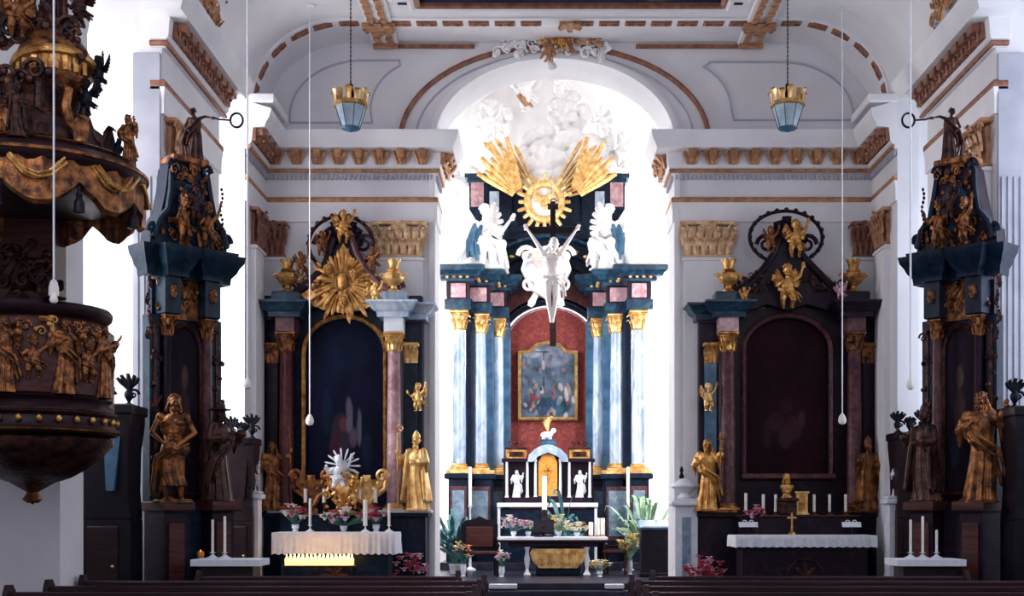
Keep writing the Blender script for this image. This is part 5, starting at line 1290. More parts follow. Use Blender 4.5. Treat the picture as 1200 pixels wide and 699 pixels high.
bouquet((wx(402,20.0), 20.08, zc1+.01), .75, .34, ['pinkflower','redflower','whiteflower'], 'wide pink and white bouquet below the central reliquary on the left altar', 41, n=34, vh=.08)
bouquet((wx(440,20.0), 20.08, zc1+.01), .35, .34, ['redflower','pinkflower'], 'red bouquet at the right of the left altar cloth', 42, n=18, vh=.1)
bouquet((wx(345,20.0), 20.08, zc1+.01), .35, .45, ['pinkflower','redflower','whiteflower'], 'pink and pale bouquet at the left end of the left altar cloth', 43, n=18, vh=.1)
bouquet((wx(482,19.7), 19.7, .0), .55, 1.05, ['pinkflower','redflower','pinkflower'], 'pink floor flowers in a tall vase right of the left front altar table', 44, n=30, vh=.55, leaf='purple' )
# lit votive candles before the left altar on an iron rack
zr = wz(663, 18.9)
t = thing('votive_rack', 'low dark rack carrying the glowing votive candles before the left front altar', 'candle rack', (wx(374,18.9), 18.9, 0))
mb = MB(); mb.box(wx(332,18.9), wx(418,18.9), 18.78, 19.02, zr-.03, zr, .005); mb.build('tray', M['bronze'], t)
for px in (335, 415):
    for dy in (-.1, .1): mb = MB(); mb.tube([(wx(px,18.9), 18.9+dy, 0), (wx(px,18.9), 18.9+dy, zr-.03)], .012, 6); mb.build('leg', M['iron'], t)
vc = None; rnd = random.Random(2); sides = 0
for r_ in range(2):
    for k in range(16):
        loc = (wx(337+75*(k+.5*r_)/15.5, 18.9), 18.84+.11*r_, zr)
        lab = 'small lit votive candle in the glowing double row before the left front altar'
        if vc is None:
            vc = thing('votive_candle', lab, 'candle', loc, 0, 'lit votive candles before the left front altar', local=True)
            mb = MB(); mb.lathe([(.026,0),(.030,.015),(.030,.10),(.024,.105),(.001,.10)], (0,0,0), 12); mb.build('wax', M['litwax'], vc)
            mb = MB(); mb.lathe([(.002,.10),(.012,.115),(.011,.13),(.002,.165)], (0,0,0), 8); mb.build('flame', M['flame'], vc)
        else: dup(vc, loc, 0, lab)
l = bpy.data.lights.new('votive_glow', 'AREA'); l.shape = 'RECTANGLE'; l.size = 1.0; l.size_y = .1; l.energy = 1.5; l.color = (1,.55,.2); o = bpy.data.objects.new('votive_glow', l); C.objects.link(o); o.location = (wx(374,18.9), 18.9, zr+.22)
# right altar candles
R_ = [(874,.30,'wax','first white candle from the left on the right front altar'),(894.5,.28,'wax','second white candle from the left on the right front altar'),(909,.28,'wax','white candle just left of the gilded bust on the right front altar'),(954,.28,'wax','white candle right of the golden shrine on the right front altar'),(972,.28,'wax','second white candle from the right end of the right front altar'),(991,.28,'wax','rightmost white candle on the shelf of the right front altar')]
for px, h_, m_, lab in R_: candlestick((wx(px,yq), yq, zs-.01), .06, h_, lab, 'candles on the shelf of the right front altar', 'gold_dark', .024, .024)
t = thing('reliquary_bust', 'small gilded half-length bust above the middle of the right front altar', 'bust', (wx(922,yq), yq, zs), local=True)
mb = MB(); mb.box(-.14,.14,-.1,.1,0,.22,.02); mb.box(-.17,.17,-.12,.12,.22,.27,.01); mb.build('pedestal', M['bronze'], t); place(SM('bust', .01), 'figure', M['gold'], t, (0,0,.27), (0,0,.4), .42)
t = thing('shrine', 'tall narrow golden shrine box right of the gilded bust', 'shrine', (wx(939,yq), yq, zs), local=True)
mb = MB(); mb.box(-.09,.09,-.07,.07,0,.36,.012); mb.box(-.11,.11,-.09,.09,0,.03,.006); mb.box(-.11,.11,-.09,.09,.34,.375,.008); mb.build('case', M['gold_bright'], t); mb = MB(); mb.box(-.05,.05,-.078,-.07,.06,.31,.004); mb.build('door', M['gold'], t)
t = thing('table_cross', 'small gilded cross standing before the golden shrine', 'cross', (wx(928,20.0), 20.0, zc2+.01), local=True)
mb = MB(); mb.lathe([(.07,0),(.06,.02),(.02,.05),(.02,.1)], (0,0,0), 10); mb.build('foot', M['gold'], t); mb = MB(); mb.box(-.012,.012,-.01,.01,.09,.34,.003); mb.box(-.07,.07,-.01,.01,.25,.275,.003); mb.build('cross', M['gold_bright'], t)
for px, py, lab in ((877,614,'small white altar card at the left of the right front altar'), (998,611,'small white altar card at the right of the right front altar')):
    t = thing('altar_card', lab, 'card', (wx(px,20.05), 20.05, zc2+.01), local=True)
    mb = MB(); mb.box(-.09,.09,-.05,.05,0,.012,.003); mb.tube([(0,0,0),(0,.02,.14)], .012, 6); mb.build('stand', M['iron'], t)
    mb = MB(); mb.M = Matrix.Translation((0,0,.15)) @ Matrix.Rotation(R(60), 4, 'X'); mb.box(-.15,.15,-.04,.05,-.006,.006,.003); mb.scroll((-.06,.05,0),(1,0,0),(0,1,0),.04,1,.01,5); mb.scroll((.06,.05,0),(1,0,0),(0,1,0),.04,1,.01,5,-1); mb.build('card', M['whitestone'], t)
bouquet((wx(886,20.1), 20.1, zc2+.01), .28, .42, ['redflower','pinkflower'], 'dark reddish bouquet between the two left candles of the right front altar', 51, n=14, vh=.14, vase='bronze', leaf='purple')
bouquet((wx(828,19.8), 19.8, .0), .75, .95, ['pinkflower','redflower','redflower'], 'red and pink poinsettia on the floor left of the right front altar table', 52, n=36, vh=.42, leaf='redflower')
# white stone pedestals with small figures
def stoup(px, Y, w, pt, lab, m_='whitestone', fig=True):
    t = thing('stone_pedestal', lab, 'pedestal', (wx(px,Y), Y, 0), local=True)
    h = wz(pt, Y)
    mb = MB(); mb.box(-w*.62,w*.62,-w*.62,w*.62,0,.14,.02); mb.box(-w*.5,w*.5,-w*.5,w*.5,.14,h-.12,.015); mb.build('shaft', M[m_], t)
    mb = MB(); mb.box(-w*.68,w*.68,-w*.68,w*.68,h-.12,h-.04,.02); mb.box(-w*.58,w*.58,-w*.58,w*.58,h-.04,h,.01); mb.build('cap', M[m_], t)
    mb = MB(); mb.box(-w*.2,w*.2,-w*.52,-w*.49,.3,h-.3,.01); mb.build('panel', M['slate'], t)
    return h
h1 = stoup(294, 19.3, .27, 576, 'narrow white stone pedestal left of the left front altar')
h2 = stoup(1051, 19.3, .30, 582, 'narrow white stone pedestal right of the right front altar')
h3 = stoup(803, 20.9, .36, 585, 'broad white stone pedestal between chancel arch and right front altar')
for px, Y, h, k, lab in ((294,19.3,h1,'saint','small white figure on the narrow pedestal by the left front altar'), (1051,19.3,h2,'saint','small white figure on the narrow pedestal by the right front altar')):
    statue('figurine', k, M['whitestone'], lab, 'statue', (wx(px,Y), Y, h), .50, .2)
t = thing('font_lid', 'shallow white basin with dark knob on the broad stone pedestal', 'basin', (wx(803,20.9), 20.9, h3), local=True)
mb = MB(); mb.lathe([(.12,0),(.14,.03),(.07,.08),(.20,.17),(.24,.20),(.23,.23),(.12,.30),(.03,.34)], (0,0,0), 20); mb.build('basin', M['whitestone'], t)
mb = MB(); mb.lathe([(.03,.33),(.045,.37),(.02,.42),(.035,.47),(.01,.53)], (-.06,0,0), 10); mb.build('knob', M['iron'], t)
# ================================================================== ALTARS AGAINST THE NAVE PIERS (turned inward)
def nave_altar(side):
    sg = -1 if side == 'left' else 1
    cxp = 222 if sg < 0 else 1120
    Yn = 15.30; s = Yn/F
    x = wx(cxp, Yn) ; ang = -sg*R(46)
    t = thing('pier_altar', ('dark towering altar against the left nave pier behind the pulpit' if sg < 0 else 'dark towering altar against the right nave pier'), 'altar', (x, Yn, 0), ang, None, local=True)
    st_, ac = ('navy','darkteal') if sg < 0 else ('purple','navy')
    z = lambda py: 1.65+(600-py)*s
    zp = z(588)
    for q in (-1, 1):
        nearq = (q == sg)     # the flank nearer the nave centre is turned away
        mb = MB(); mb.box(min(q*.20,q*.66), max(q*.20,q*.66), -.30, .22, 0, .22, .02); mb.box(min(q*.23,q*.62), max(q*.23,q*.62), -.26, .22, .22, zp-.12, .01)
        pd = mb.build('pedestal', M['purple'], t)
        mb = MB(); mb.box(min(q*.29,q*.56), max(q*.29,q*.56), -.285, -.255, .35, zp-.25, .01); mb.build('panel', M['reddish'], pd)
        mb = MB(); mb.box(min(q*.16,q*.70), max(q*.16,q*.70), -.36, .24, zp-.12, zp, .02); mb.build('pedestal_cap', M['reddish'], t)
        column_parts(t, q*.36, .06, zp, 3.98, .085, M['rosemarble' if q*sg < 0 else 'purple'], M['gold_dark'], M['gold_dark'], ch=.24, seg=18)
        mb = MB(); mb.box(q*.56-.09, q*.56+.09, .08, .26, zp, 3.98, .01); mb.build('pilaster', M[ac], t)
        mb = MB(); mb.box(q*.56-.03, q*.56+.03, .06, .09, 2.0, 3.9)
        for k in range(6): foliage(mb, q*.56-.07, q*.56+.07, 2.2+.3*k, 2.4+.3*k, .07, 3, 7+k, .15)
        mb.build('pilaster_carving', M['bronze'], t)
        mb = MB(); mb.box(q*.36-.14, q*.36+.14, -.10, .22, 3.98, 4.46, .012); fb = mb.build('frieze_block', M[ac], t)
        place(SM('cherub'), 'cherub_head', M['gold_dark'], t, (q*.36, -.10, 4.10), (0,0,0), .26)
    mb = MB(); mb.box(-.56, .56, .16, .28, .2, 4.4); mb.box(-.20, .20, -.02, .2, 0, zp-.04, .02); mb.build('back_wall', M[st_], t)
    hole = arch_pts(0, 3.55, .24, .30, 14, zp+.12)
    mb = MB(); mb.sweep(hole, [(0,.16),(0,.08),(-.03,.05),(-.07,.08),(-.07,.16)], FX, closed=True); mb.build('picture_frame', M['bronze'], t)
    cv, cc = painting_mesh(-.235, .235, zp+.13, 3.85, .12, blobs((.012,.006,.014), [(.5,.45,.25,.2,(.04,.02,.02),0),(.5,.7,.15,.08,(.07,.045,.035),0),(.3,.25,.2,.12,(.02,.02,.04),0)], 4, .6, sg+4), 20, 60, lambda u: 3.55+.30*math.sqrt(max(0, 1-(2*u-1)**2)))
    paint(t, cv, cc)
    # entablature with wide projecting corners
    pth = [(-.84,.24),(-.84,.02),(-.54,.02),(-.54,-.14),(-.18,-.14),(-.18,.04),(.18,.04),(.18,-.14),(.54,-.14),(.54,.02),(.84,.02),(.84,.24)]
    mb = MB(); mb.sweep([(a*.86, b) for a, b in pth], [(0,4.42),(.03,4.42),(.04,4.50),(.10,4.56),(.13,4.62),(.18,4.68),(.20,4.76),(0,4.80)], MAP); mb.slab([(a*.86, b) for a, b in pth], 4.44, 4.79); mb.build('cornice', M[ac], t)
    mb = MB(); mb.box(-.3,.3,.1,.26,3.95,4.45); foliage(mb, -.5, .5, 4.02, 4.4, .08, 26, 44, .16); mb.build('frieze_carving', M['gold_dark'], t)
    # upper storey tapering to the top
    body = [(-.70,4.79),(-.66,5.0),(-.50,5.18),(-.42,5.45),(-.38,5.72),(-.30,5.82),(.22,5.82),(.32,5.72),(.40,5.4),(.50,5.1),(.68,4.98),(.70,4.79)]
    mb = MB(); mb.prism(body, 0, .26); ub = mb.build('upper_body', M['navy' if sg < 0 else 'purple'], t)
    mb = MB(); mb.prism([(-.22,5.0),(-.22,5.4),(-.1,5.55),(.1,5.55),(.22,5.4),(.22,5.0)], -.05, 0); mb.build('panel', M['teal'], ub)
    for q in (-1, 1):
        mb = MB(); mb.tube([(q*.66,-.02,4.86),(q*.58,-.04,5.05),(q*.42,-.04,5.2),(q*.36,-.03,5.45),(q*.33,0,5.7)], [.06,.06,.05,.045,.04], 8); mb.scroll((q*.66,-.03,4.93),(1,0,0),(0,0,1),.10,1.5,.035,6,q); mb.scroll((q*.30,-.03,5.74),(1,0,0),(0,0,1),.09,1.5,.03,6,q); mb.build('volute', M[ac], ub)
    for q_ in ((-.55, .55, 4.82, 5.1, -.03, 24, 5, .17), (-.3, .3, 5.4, 5.85, -.03, 22, 6, .18)):
        mb = MB(); foliage(mb, *q_); mb.build('leaf_carving', M['gold_dark'], ub)
    for (a, b, h_, ry, m_) in ((-.20,4.80,.62,.3,'gold_dark'),(.24,4.80,.58,-.3,'gold_dark'),(.0,5.05,.50,.1,'bronze')): place(SM('putto'), 'cherub', M[m_], t, (a,-.14,b), (0,0,ry), h_)
    mb = MB(); mb.box(-.34,.30,-.08,.26,5.80,5.88,.015); mb.build('top_ledge', M['gold_dark'], t)
    # string of beads hanging on the inner side
    mb = MB()
    bxx = -sg*.50
    for k in range(16): mb.ball((bxx+.02*math.sin(k), -.12, 5.55-k*.052), .024, 6, 5)
    mb.build('bead_garland', M['bronze'], t)
    mb = MB()
    for k in range(9): mb.ball((sg*.74, -.04, 4.40-k*.09), .026, 6, 5)
    for k in range(4): mb.leaf((sg*.74, -.03, 4.40-k*.2), (.3*(-1)**k,0,-1), (0,-1,0), .14, .07, .3)
    mb.build('fruit_garland', M['bronze'], t)
    t.scale = (.74, .9, 1); return t, x, Yn, ang, zp
def loc_on(a, lx, ly, lz):
    t, x, Y, an, zp = a; lx *= .74; ly *= .9
    return (x+lx*math.cos(an)-ly*math.sin(an), Y+lx*math.sin(an)+ly*math.cos(an), lz)
NL = nave_altar('left'); NR = nave_altar('right')
s_ = 15.3/F
statue('saint_statue', 'warrior', M['gold_dark'], 'bare-chested bronze-gold statue with joined hands on the left pier altar', 'statue', (wx(203,14.95), 14.95, NL[4]), 125*14.95/F, .25)
statue('saint_statue', 'hat', M['bronze'], 'dark statue in a broad hat at the far end of the left pier altar', 'statue', loc_on(NL, .44, -.16, NL[4]), 1.14, NL[3]+.3)
statue('saint_statue', 'saint', M['gold_dark'], 'gilded robed statue stretching an arm on the right pier altar', 'statue', (wx(1148,14.95), 14.95, NR[4]), 128*14.95/F, -.5, staff=None)
statue('saint_statue', 'bishop', M['bronze'], 'dark mitred statue at the far end of the right pier altar', 'statue', loc_on(NR, -.44, -.16, NR[4]), 1.10, NR[3]-.2)
for a, sg in ((NL, -1), (NR, 1)):
    lc = loc_on(a, -sg*.12, .05, 5.885)
    t = statue('angel_statue', 'angel_ring', M['bronze'] if sg > 0 else M['bronze'], 'dark angel holding out a ring on top of the %s pier altar' % ('left' if sg < 0 else 'right'), 'statue', lc, .62, 0 if sg < 0 else 0, None, wings=None, base=False)
    if sg > 0: t.scale = (-1, 1, 1)
    hx_ = .345*.62; mb = MB()
    mb.tube([(hx_+.02,-.04,.50),(hx_+.10,-.05,.47),(hx_+.24,-.05,.46)], .012, 6)
    mb.tube([(hx_+.31+.075*math.cos(2*PI*k/24), -.05, .46+.085*math.sin(2*PI*k/24)) for k in range(25)], .014, 6); mb.build('ring', M['iron'], t)
    # altar table with cloth at the foot
    px, Yt = (270, 14.75) if sg < 0 else (1084, 14.75)
    xc = wx(px, Yt); zt_ = wz(656, Yt); t = thing('altar_table', 'low dark altar table at the foot of the %s pier altar' % ('left' if sg < 0 else 'right'), 'altar table', (xc, Yt, 0), local=True)
    mb = MB(); mb.box(-.30,.30,-.18,.22,0,zt_-.06,.015); mb.box(-.36,.36,-.24,.26,zt_-.06,zt_-.01,.01); mb.build('body', M['wood'], t)
    mb = MB(); mb.box(-.38,.38,-.26,.28,zt_-.008,zt_+.008,.003); mb.box(-.38,.38,-.272,-.258,zt_-.07,zt_+.006,.003); mb.box(-.392,-.378,-.26,.28,zt_-.07,zt_+.006,.003); mb.box(.378,.392,-.26,.28,zt_-.07,zt_+.006,.003)
    o = mb.build('tablecloth', M['cloth']); o.location = (xc, Yt, 0); tag(o, 'white cloth on the low table at the %s pier altar' % ('left' if sg < 0 else 'right'), 'cloth')
    for k, (dx, hh) in enumerate(((-.16,.38),(-.02,.42),(.14,.26))):
        if sg < 0 and k == 2: continue
        candlestick((xc+(dx if sg > 0 else dx-.05), Yt+.02, zt_+.009), .07, hh, '%s white candle on the low table at the %s pier altar' % (['leftmost','second','short right'][k], 'left' if sg < 0 else 'right'), 'candles on the %s pier altar table' % ('left' if sg < 0 else 'right'), 'whitestone', .024, .016)
t = thing('candle_lantern', 'small glowing orange candle glass at the left pier altar', 'candle', (wx(239,15.3), 15.15, 0), local=True)
mb = MB(); zz = wz(655,15.3); mb.lathe([(.12,0),(.12,.02),(.03,.05),(.02,zz-.1),(.07,zz-.03),(.07,zz)], (0,0,0), 12); mb.build('stand', M['iron'], t)
mb = MB(); mb.lathe([(.03,zz),(.045,zz+.05),(.04,zz+.09),(.036,zz+.09),(.03,zz+.02),(.001,zz+.015)], (0,0,0), 14); mb.build('glass', M['orange'], t); mb = MB(); mb.lathe([(.002,zz+.03),(.018,zz+.055),(.015,zz+.075),(.002,zz+.11)], (0,0,0), 8); mb.build('flame', M['dullflame'], t)
# small framed box of cards on pedestal behind? -> dark prie-dieu tables hidden by pews are left out
# ================================================================== CONFESSIONALS
def confessional(px0, px1, pt, Y, lab, flip=1):
    x0, x1 = wx(px0,Y), wx(px1,Y); w = x1-x0; h = wz(pt,Y); xc = (x0+x1)/2
    t = thing('confessional', lab, 'confessional', (xc, Y, 0), local=True)
    mb = MB(); mb.box(-w*.50,w*.50,-.20,.30,0,.2,.02); mb.box(-w*.46,w*.46,-.16,.28,.2,h*.55,.015)
    mb.loft([[(sx*a, y, zz) for sx, y in ((-1,-b),(1,-b),(1,.28),(-1,.28))] for a, b, zz in ((w*.46,.16,h*.55),(w*.42,.17,h*.66),(w*.44,.22,h*.82),(w*.5,.27,h*.93),(w*.5,.27,h*.96))]); mb.build('body', M['blackwood' if flip > 0 else 'wood'], t)
    mb = MB(); mb.box(-w*.26,w*.26,-.185,-.155,.35,h*.52,.012); d = mb.build('door', M['wood'], t); mb = MB(); mb.ball((w*.18,-.20,h*.36), .022, 8, 6); mb.build('knob', M['brass'], d)
    mb = MB(); mb.box(-w*.54,w*.54,-.31,.30,h*.96,h,.015); mb.build('cornice', M['blackwood'], t)
    mb = MB(); mb.prism([(w*.10,h*.66),(w*.06,h*.88),(w*.34,h*.88),(w*.22,h*.66)], -.26, -.17); mb.build('glint_panel', M['blueshade' if flip > 0 else 'wood'], t)  # blue on the flared ones paints in a teal glint
    for q, sc_ in ((-.36,1.0),(0,.75),(.36,1.1)):
        mb = MB(); mb.lathe([(.045,0),(.05,.015),(.015,.04),(.05,.10),(.055,.14),(.03,.18),(.012,.20)], (w*q,0,h), 10)
        for k in range(5): mb.leaf((w*q,0,h+.17*sc_), ((k-2)*.5,0,1), (0,-1,0), .15*sc_, .05, .5)
        mb.scroll((w*q+.05,0,h+.13), (1,0,0), (0,0,1), .06*sc_, 1.3, .018, 6, 1); mb.build('finial', M['iron'], t)
    return t
confessional(91, 161, 476, 14.6, 'black flared confessional with painted blue glint between pulpit and left pier altar')
confessional(266, 300, 514, 19.2, 'small dark confessional behind the left pier altar', -1)
confessional(1046, 1086, 508, 19.2, 'small dark confessional between right front altar and right pier altar', -1)
confessional(1180, 1245, 478, 14.6, 'black flared confessional cut off by the right edge', 1)
# ================================================================== PULPIT
YPp = 11.7; sp_ = YPp/F; px_ = wx(38, YPp)
pp = thing('pulpit', 'carved dark wood and gold pulpit with basin and great canopy at the left edge', 'pulpit', (px_, YPp, 0))
zf = lambda py: 1.65+(600-py)*sp_
c0 = (px_, YPp, 0)
mb = MB(); mb.lathe([(.001,zf(592)),(.05,zf(586)),(.04,zf(578)),(.12,zf(572)),(.20,zf(566)),(.34,zf(560)),(.48,zf(550)),(.60,zf(538)),(.68,zf(526)),(.70,zf(516)),(.66,zf(513))], c0, 32, fn=lambda a, z: 1+.03*math.cos(8*a)); mb.build('lower_bowl', M['bronze'], pp)
mb = MB(); mb.lathe([(.05,zf(590)),(.09,zf(586)),(.05,zf(578)),(.03,zf(574))], c0, 12)
for k in range(8): mb.leaf((px_,YPp,zf(572)), (math.cos(k*PI/4)*.8, math.sin(k*PI/4)*.8, .5), (0,0,-1), .22, .10, .1)
mb.build('pendant', M['gold_dark'], pp)
mb = MB(); mb.lathe([(.60,zf(514)),(.74,zf(511)),(.77,zf(506)),(.72,zf(500)),(.71,zf(492)),(.75,zf(488)),(.70,zf(480)),(.66,zf(474)),(.70,zf(470)),(.60,zf(466))], c0, 48); lb = mb.build('lower_mouldings', M['wood'], pp)
for k in range(28):
    a = 2*PI*k/28; 
    if math.sin(a) > .3: continue
    q = MB(); q.ball((px_+.735*math.cos(a), YPp+.735*math.sin(a), zf(496)), .028, 8, 6, (1,1,1.2)); q.build('gilded_stud', M['gold'], lb)
mb = MB(); mb.lathe([(.715,zf(486)),(.745,zf(485)),(.715,zf(484))], c0, 48); mb.lathe([(.755,zf(509.5)),(.785,zf(508)),(.755,zf(506.5))], c0, 48); mb.build('gilded_line', M['gold'], lb)
mb = MB(); mb.lathe([(.55,zf(470)),(.64,zf(466)),(.66,zf(440)),(.66,zf(400)),(.62,zf(382)),(.60,zf(378))], c0, 48); bs = mb.build('basin', M['reddish'], pp)
mb = MB(); mb.lathe([(.60,zf(380)),(.66,zf(378)),(.69,zf(374)),(.70,zf(368)),(.68,zf(364)),(.56,zf(362.5)),(.55,zf(372))], c0, 48); mb.build('rim', M['wood'], pp)
for k in range(9):                                        # gilded relief figures round the basin
    a = R(-175+k*21.5); ca, sa = math.cos(a), math.sin(a)
    kind = 'saint' if k % 2 == 0 else 'putto'
    h_ = .66 if kind == 'saint' else .40
    place(SM(kind), 'relief_figure', M['gold_dark'], bs, (px_+.66*ca, YPp+.66*sa, zf(468) if kind == 'saint' else zf(452)), (0,0,a+PI/2), h_)
for k in range(8):
    a = R(-165+k*21.5); mb = MB(); mb.M = Matrix.Translation((px_+.66*math.cos(a), YPp+.66*math.sin(a), 0)) @ Matrix.Rotation(a+PI/2, 4, 'Z')
    foliage(mb, -.10, .10, zf(405), zf(384), -.01, 9, k, .11); mb.build('leaf_carving', M['gold' if k in (1,2,5) else 'gold_dark'], bs)
# back panel joining basin and canopy, with carved figure
mb = MB(); mb.box(px_-.75, px_-.08, 12.42, 12.74, zf(362), zf(190), .02); mb.box(px_-.4, px_+.4, 12.3, 12.74, zf(520), zf(372), .03); bp = mb.build('back_panel', M['reddish'], pp)
mb = MB(); foliage(mb, px_-.62, px_-.12, zf(355), zf(270), 12.40, 40, 77, .22); mb.build('panel_carving', M['bronze'], bp)
# canopy: lathed sounding board
mb = MB(); mb.lathe([(.001,zf(236)),(.80,zf(236)),(.88,zf(232)),(.93,zf(222)),(.97,zf(214)),(1.0,zf(210)),(1.01,zf(203)),(.97,zf(198)),(.90,zf(194)),(.86,zf(188)),(.74,zf(182)),(.001,zf(180))], c0, 48); mb.build('canopy', M['wood'], pp)
mb = MB(); mb.lathe([(.985,zf(209)),(1.02,zf(207)),(1.025,zf(204)),(.99,zf(202))], c0, 48); mb.lathe([(.88,zf(192)),(.905,zf(190)),(.88,zf(188))], c0, 48); mb.build('canopy_moulding', M['gold_dark'], pp)
# scalloped lambrequin drapery
n = 96; rg = []
for lv, (r_, zz) in enumerate(((.955,zf(214)),(.985,zf(222)),(.975,zf(236)),(.93,zf(240)),(.92,zf(214)))):
    ring = []
    for i in range(n):
        a = 2*PI*i/n; sc = abs(math.sin(a*4.5+.4)); dz = -.20*sc if lv in (2, 3) else (-.05*sc if lv == 1 else 0)
        ring.append((px_+(r_+.02*math.sin(a*27))*math.cos(a), YPp+(r_+.02*math.sin(a*27))*math.sin(a), zz+dz))
    rg.append(ring)
mb = MB(); mb.loft(rg+[rg[0]], cap=False); mb.build('lambrequin', M['gold_dark'], pp)
for k in range(9):
    a = (k+.5)*PI/4.5-.4/4.5+PI/9*0; a = (PI/2-.4+k*PI)/4.5
    if math.sin(a) > .45: continue
    mb = MB(); mb.M = Matrix.Translation((px_+.98*math.cos(a), YPp+.98*math.sin(a), 0)) @ Matrix.Rotation(a+PI/2, 4, 'Z')
    drape(mb, [(-.22,0,zf(216)),(-.1,-.03,zf(232)),(0,-.04,zf(236)),(.1,-.03,zf(232)),(.22,0,zf(216))], .03, .03, 4, k); mb.build('festoon', M['gold'], pp)
for k in range(9):
    a = (k*PI-.4)/4.5+.0
    if math.sin(a) > .45: continue
    mb = MB(); mb.lathe([(.012,zf(240)),(.018,zf(246)),(.03,zf(250)),(.022,zf(253)),(.045,zf(258)),(.05,zf(270)),(.02,zf(271))], (px_+.95*math.cos(a), YPp+.95*math.sin(a), 0), 10); mb.build('tassel', M['purple'], pp)
mb = MB(); mb.lathe([(.72,zf(183)),(.66,zf(172)),(.60,zf(160)),(.46,zf(146)),(.42,zf(128)),(.46,zf(118)),(.40,zf(110)),(.30,zf(100)),(.001,zf(98))], c0, 32, fn=lambda a, z: 1+.05*math.cos(6*a)); cw = mb.build('canopy_crown', M['bronze'], pp)
for k in range(7):
    a = R(-170+k*27); mb = MB(); mb.tube([(px_+r_*math.cos(a), YPp+r_*math.sin(a), zz) for r_, zz in ((.72,zf(184)),(.70,zf(172)),(.56,zf(158)),(.50,zf(136)),(.54,zf(118)),(.46,zf(108)))], [.06,.055,.05,.045,.045,.03], 7); mb.leaf((px_+.72*math.cos(a), YPp+.72*math.sin(a), zf(184)), (0,0,1), (math.cos(a), math.sin(a), 0), .22, .16, .4); mb.build('scroll_rib', M['gold_dark' if k % 2 else 'bronze'], cw)
gx_, gz_ = wx(66, YPp), zf(80)
mb = MB(); mb.ball((gx_, YPp-.05, gz_), .33, 28, 18); gb = mb.build('globe', M['gold_dark'], pp)
mb = MB(); mb.tube([(gx_+.335*math.cos(2*PI*k/40), YPp-.05+.335*math.sin(2*PI*k/40), gz_-.02+.07*math.cos(2*PI*k/40+1)) for k in range(41)], .045, 8)
for k in range(10): a = R(-170+k*17); mb.leaf((gx_+.33*math.cos(a), YPp-.05+.33*math.sin(a), gz_-.12), (0,0,1), (math.cos(a), math.sin(a), 0), .16, .08, .1)
mb.build('globe_band', M['gold'], gb)
for q_ in ((gx_-.42, gx_+.30, zf(60), zf(40), YPp-.2, 34, 3, .26), (px_-.5, px_+.5, zf(118), zf(100), YPp-.42, 30, 13, .24)):
    mb = MB(); foliage(mb, *q_); mb.build('cloud_carving', M['bronze'], pp)
# figures carried by the pulpit canopy
statue('angel_statue', 'angel_ring', M['bronze'], 'dark angel crowning the pulpit canopy above the golden globe', 'statue', (wx(58,YPp), YPp, zf(44)), 1.0, .4, wings=.5, base=False)
statue('putto', 'putto', M['gold_dark'], 'dark gold cherub at the top left of the pulpit crown', 'cherub', (wx(20,11.3), 11.3, zf(62)), .46, .6, wings=.4, base=False)
statue('putto', 'putto', M['iron'], 'black cherub silhouetted right of the golden globe on the pulpit', 'cherub', (wx(116,YPp), YPp, zf(108)), .34, -.8, wings=.4, base=False)
statue('putto', 'putto', M['iron'], 'lower black cherub beside the pulpit crown right of the globe', 'cherub', (wx(106,YPp), YPp-.1, zf(140)), .34, -.4, wings=.4, base=False)
statue('putto', 'putto', M['bronze'], 'dark cherub at the top beside the crowning angel of the pulpit', 'cherub', (wx(94,YPp), YPp, zf(34)), .42, -.5, wings=.4, base=False)
statue('evangelist_statue', 'saint', M['gold_dark'], 'gilded robed statuette standing on the right rim of the pulpit canopy', 'statue', (wx(150,YPp), YPp, zf(199)), .50, -.4)
statue('evangelist_statue', 'bishop', M['bronze'], 'dark statuette on the front rim of the pulpit canopy', 'statue', (wx(20,10.85), 10.85, zf(192)), .44, .3)
t = thing('gilded_flame', 'small dark spiky finial beside the robed statuette on the pulpit canopy', 'ornament', (wx(131,YPp), YPp, zf(192)), local=True)
mb = MB(); mb.lathe([(.06,0),(.03,.03),(.02,.06)], (0,0,0), 8)
for k in range(5): mb.leaf((0,0,.04), ((k-2)*.45,0,1), (0,-1,0), .22-.04*abs(k-2), .06, .3)
mb.build('flames', M['iron'], t)
t = thing('pulpit_candle', 'stubby white candle on a dark plate standing on the pulpit rim', 'candle', (wx(63,11.1), 11.1, zf(364)+.005), local=True)
mb = MB(); mb.lathe([(.10,0),(.105,.012),(.04,.02),(.001,.02)], (0,0,0), 16); mb.build('plate', M['iron'], t); mb = MB(); mb.lathe([(.045,.018),(.042,.10),(.03,.15),(.012,.17)], (0,0,0), 14); mb.build('candle', M['wax'], t)
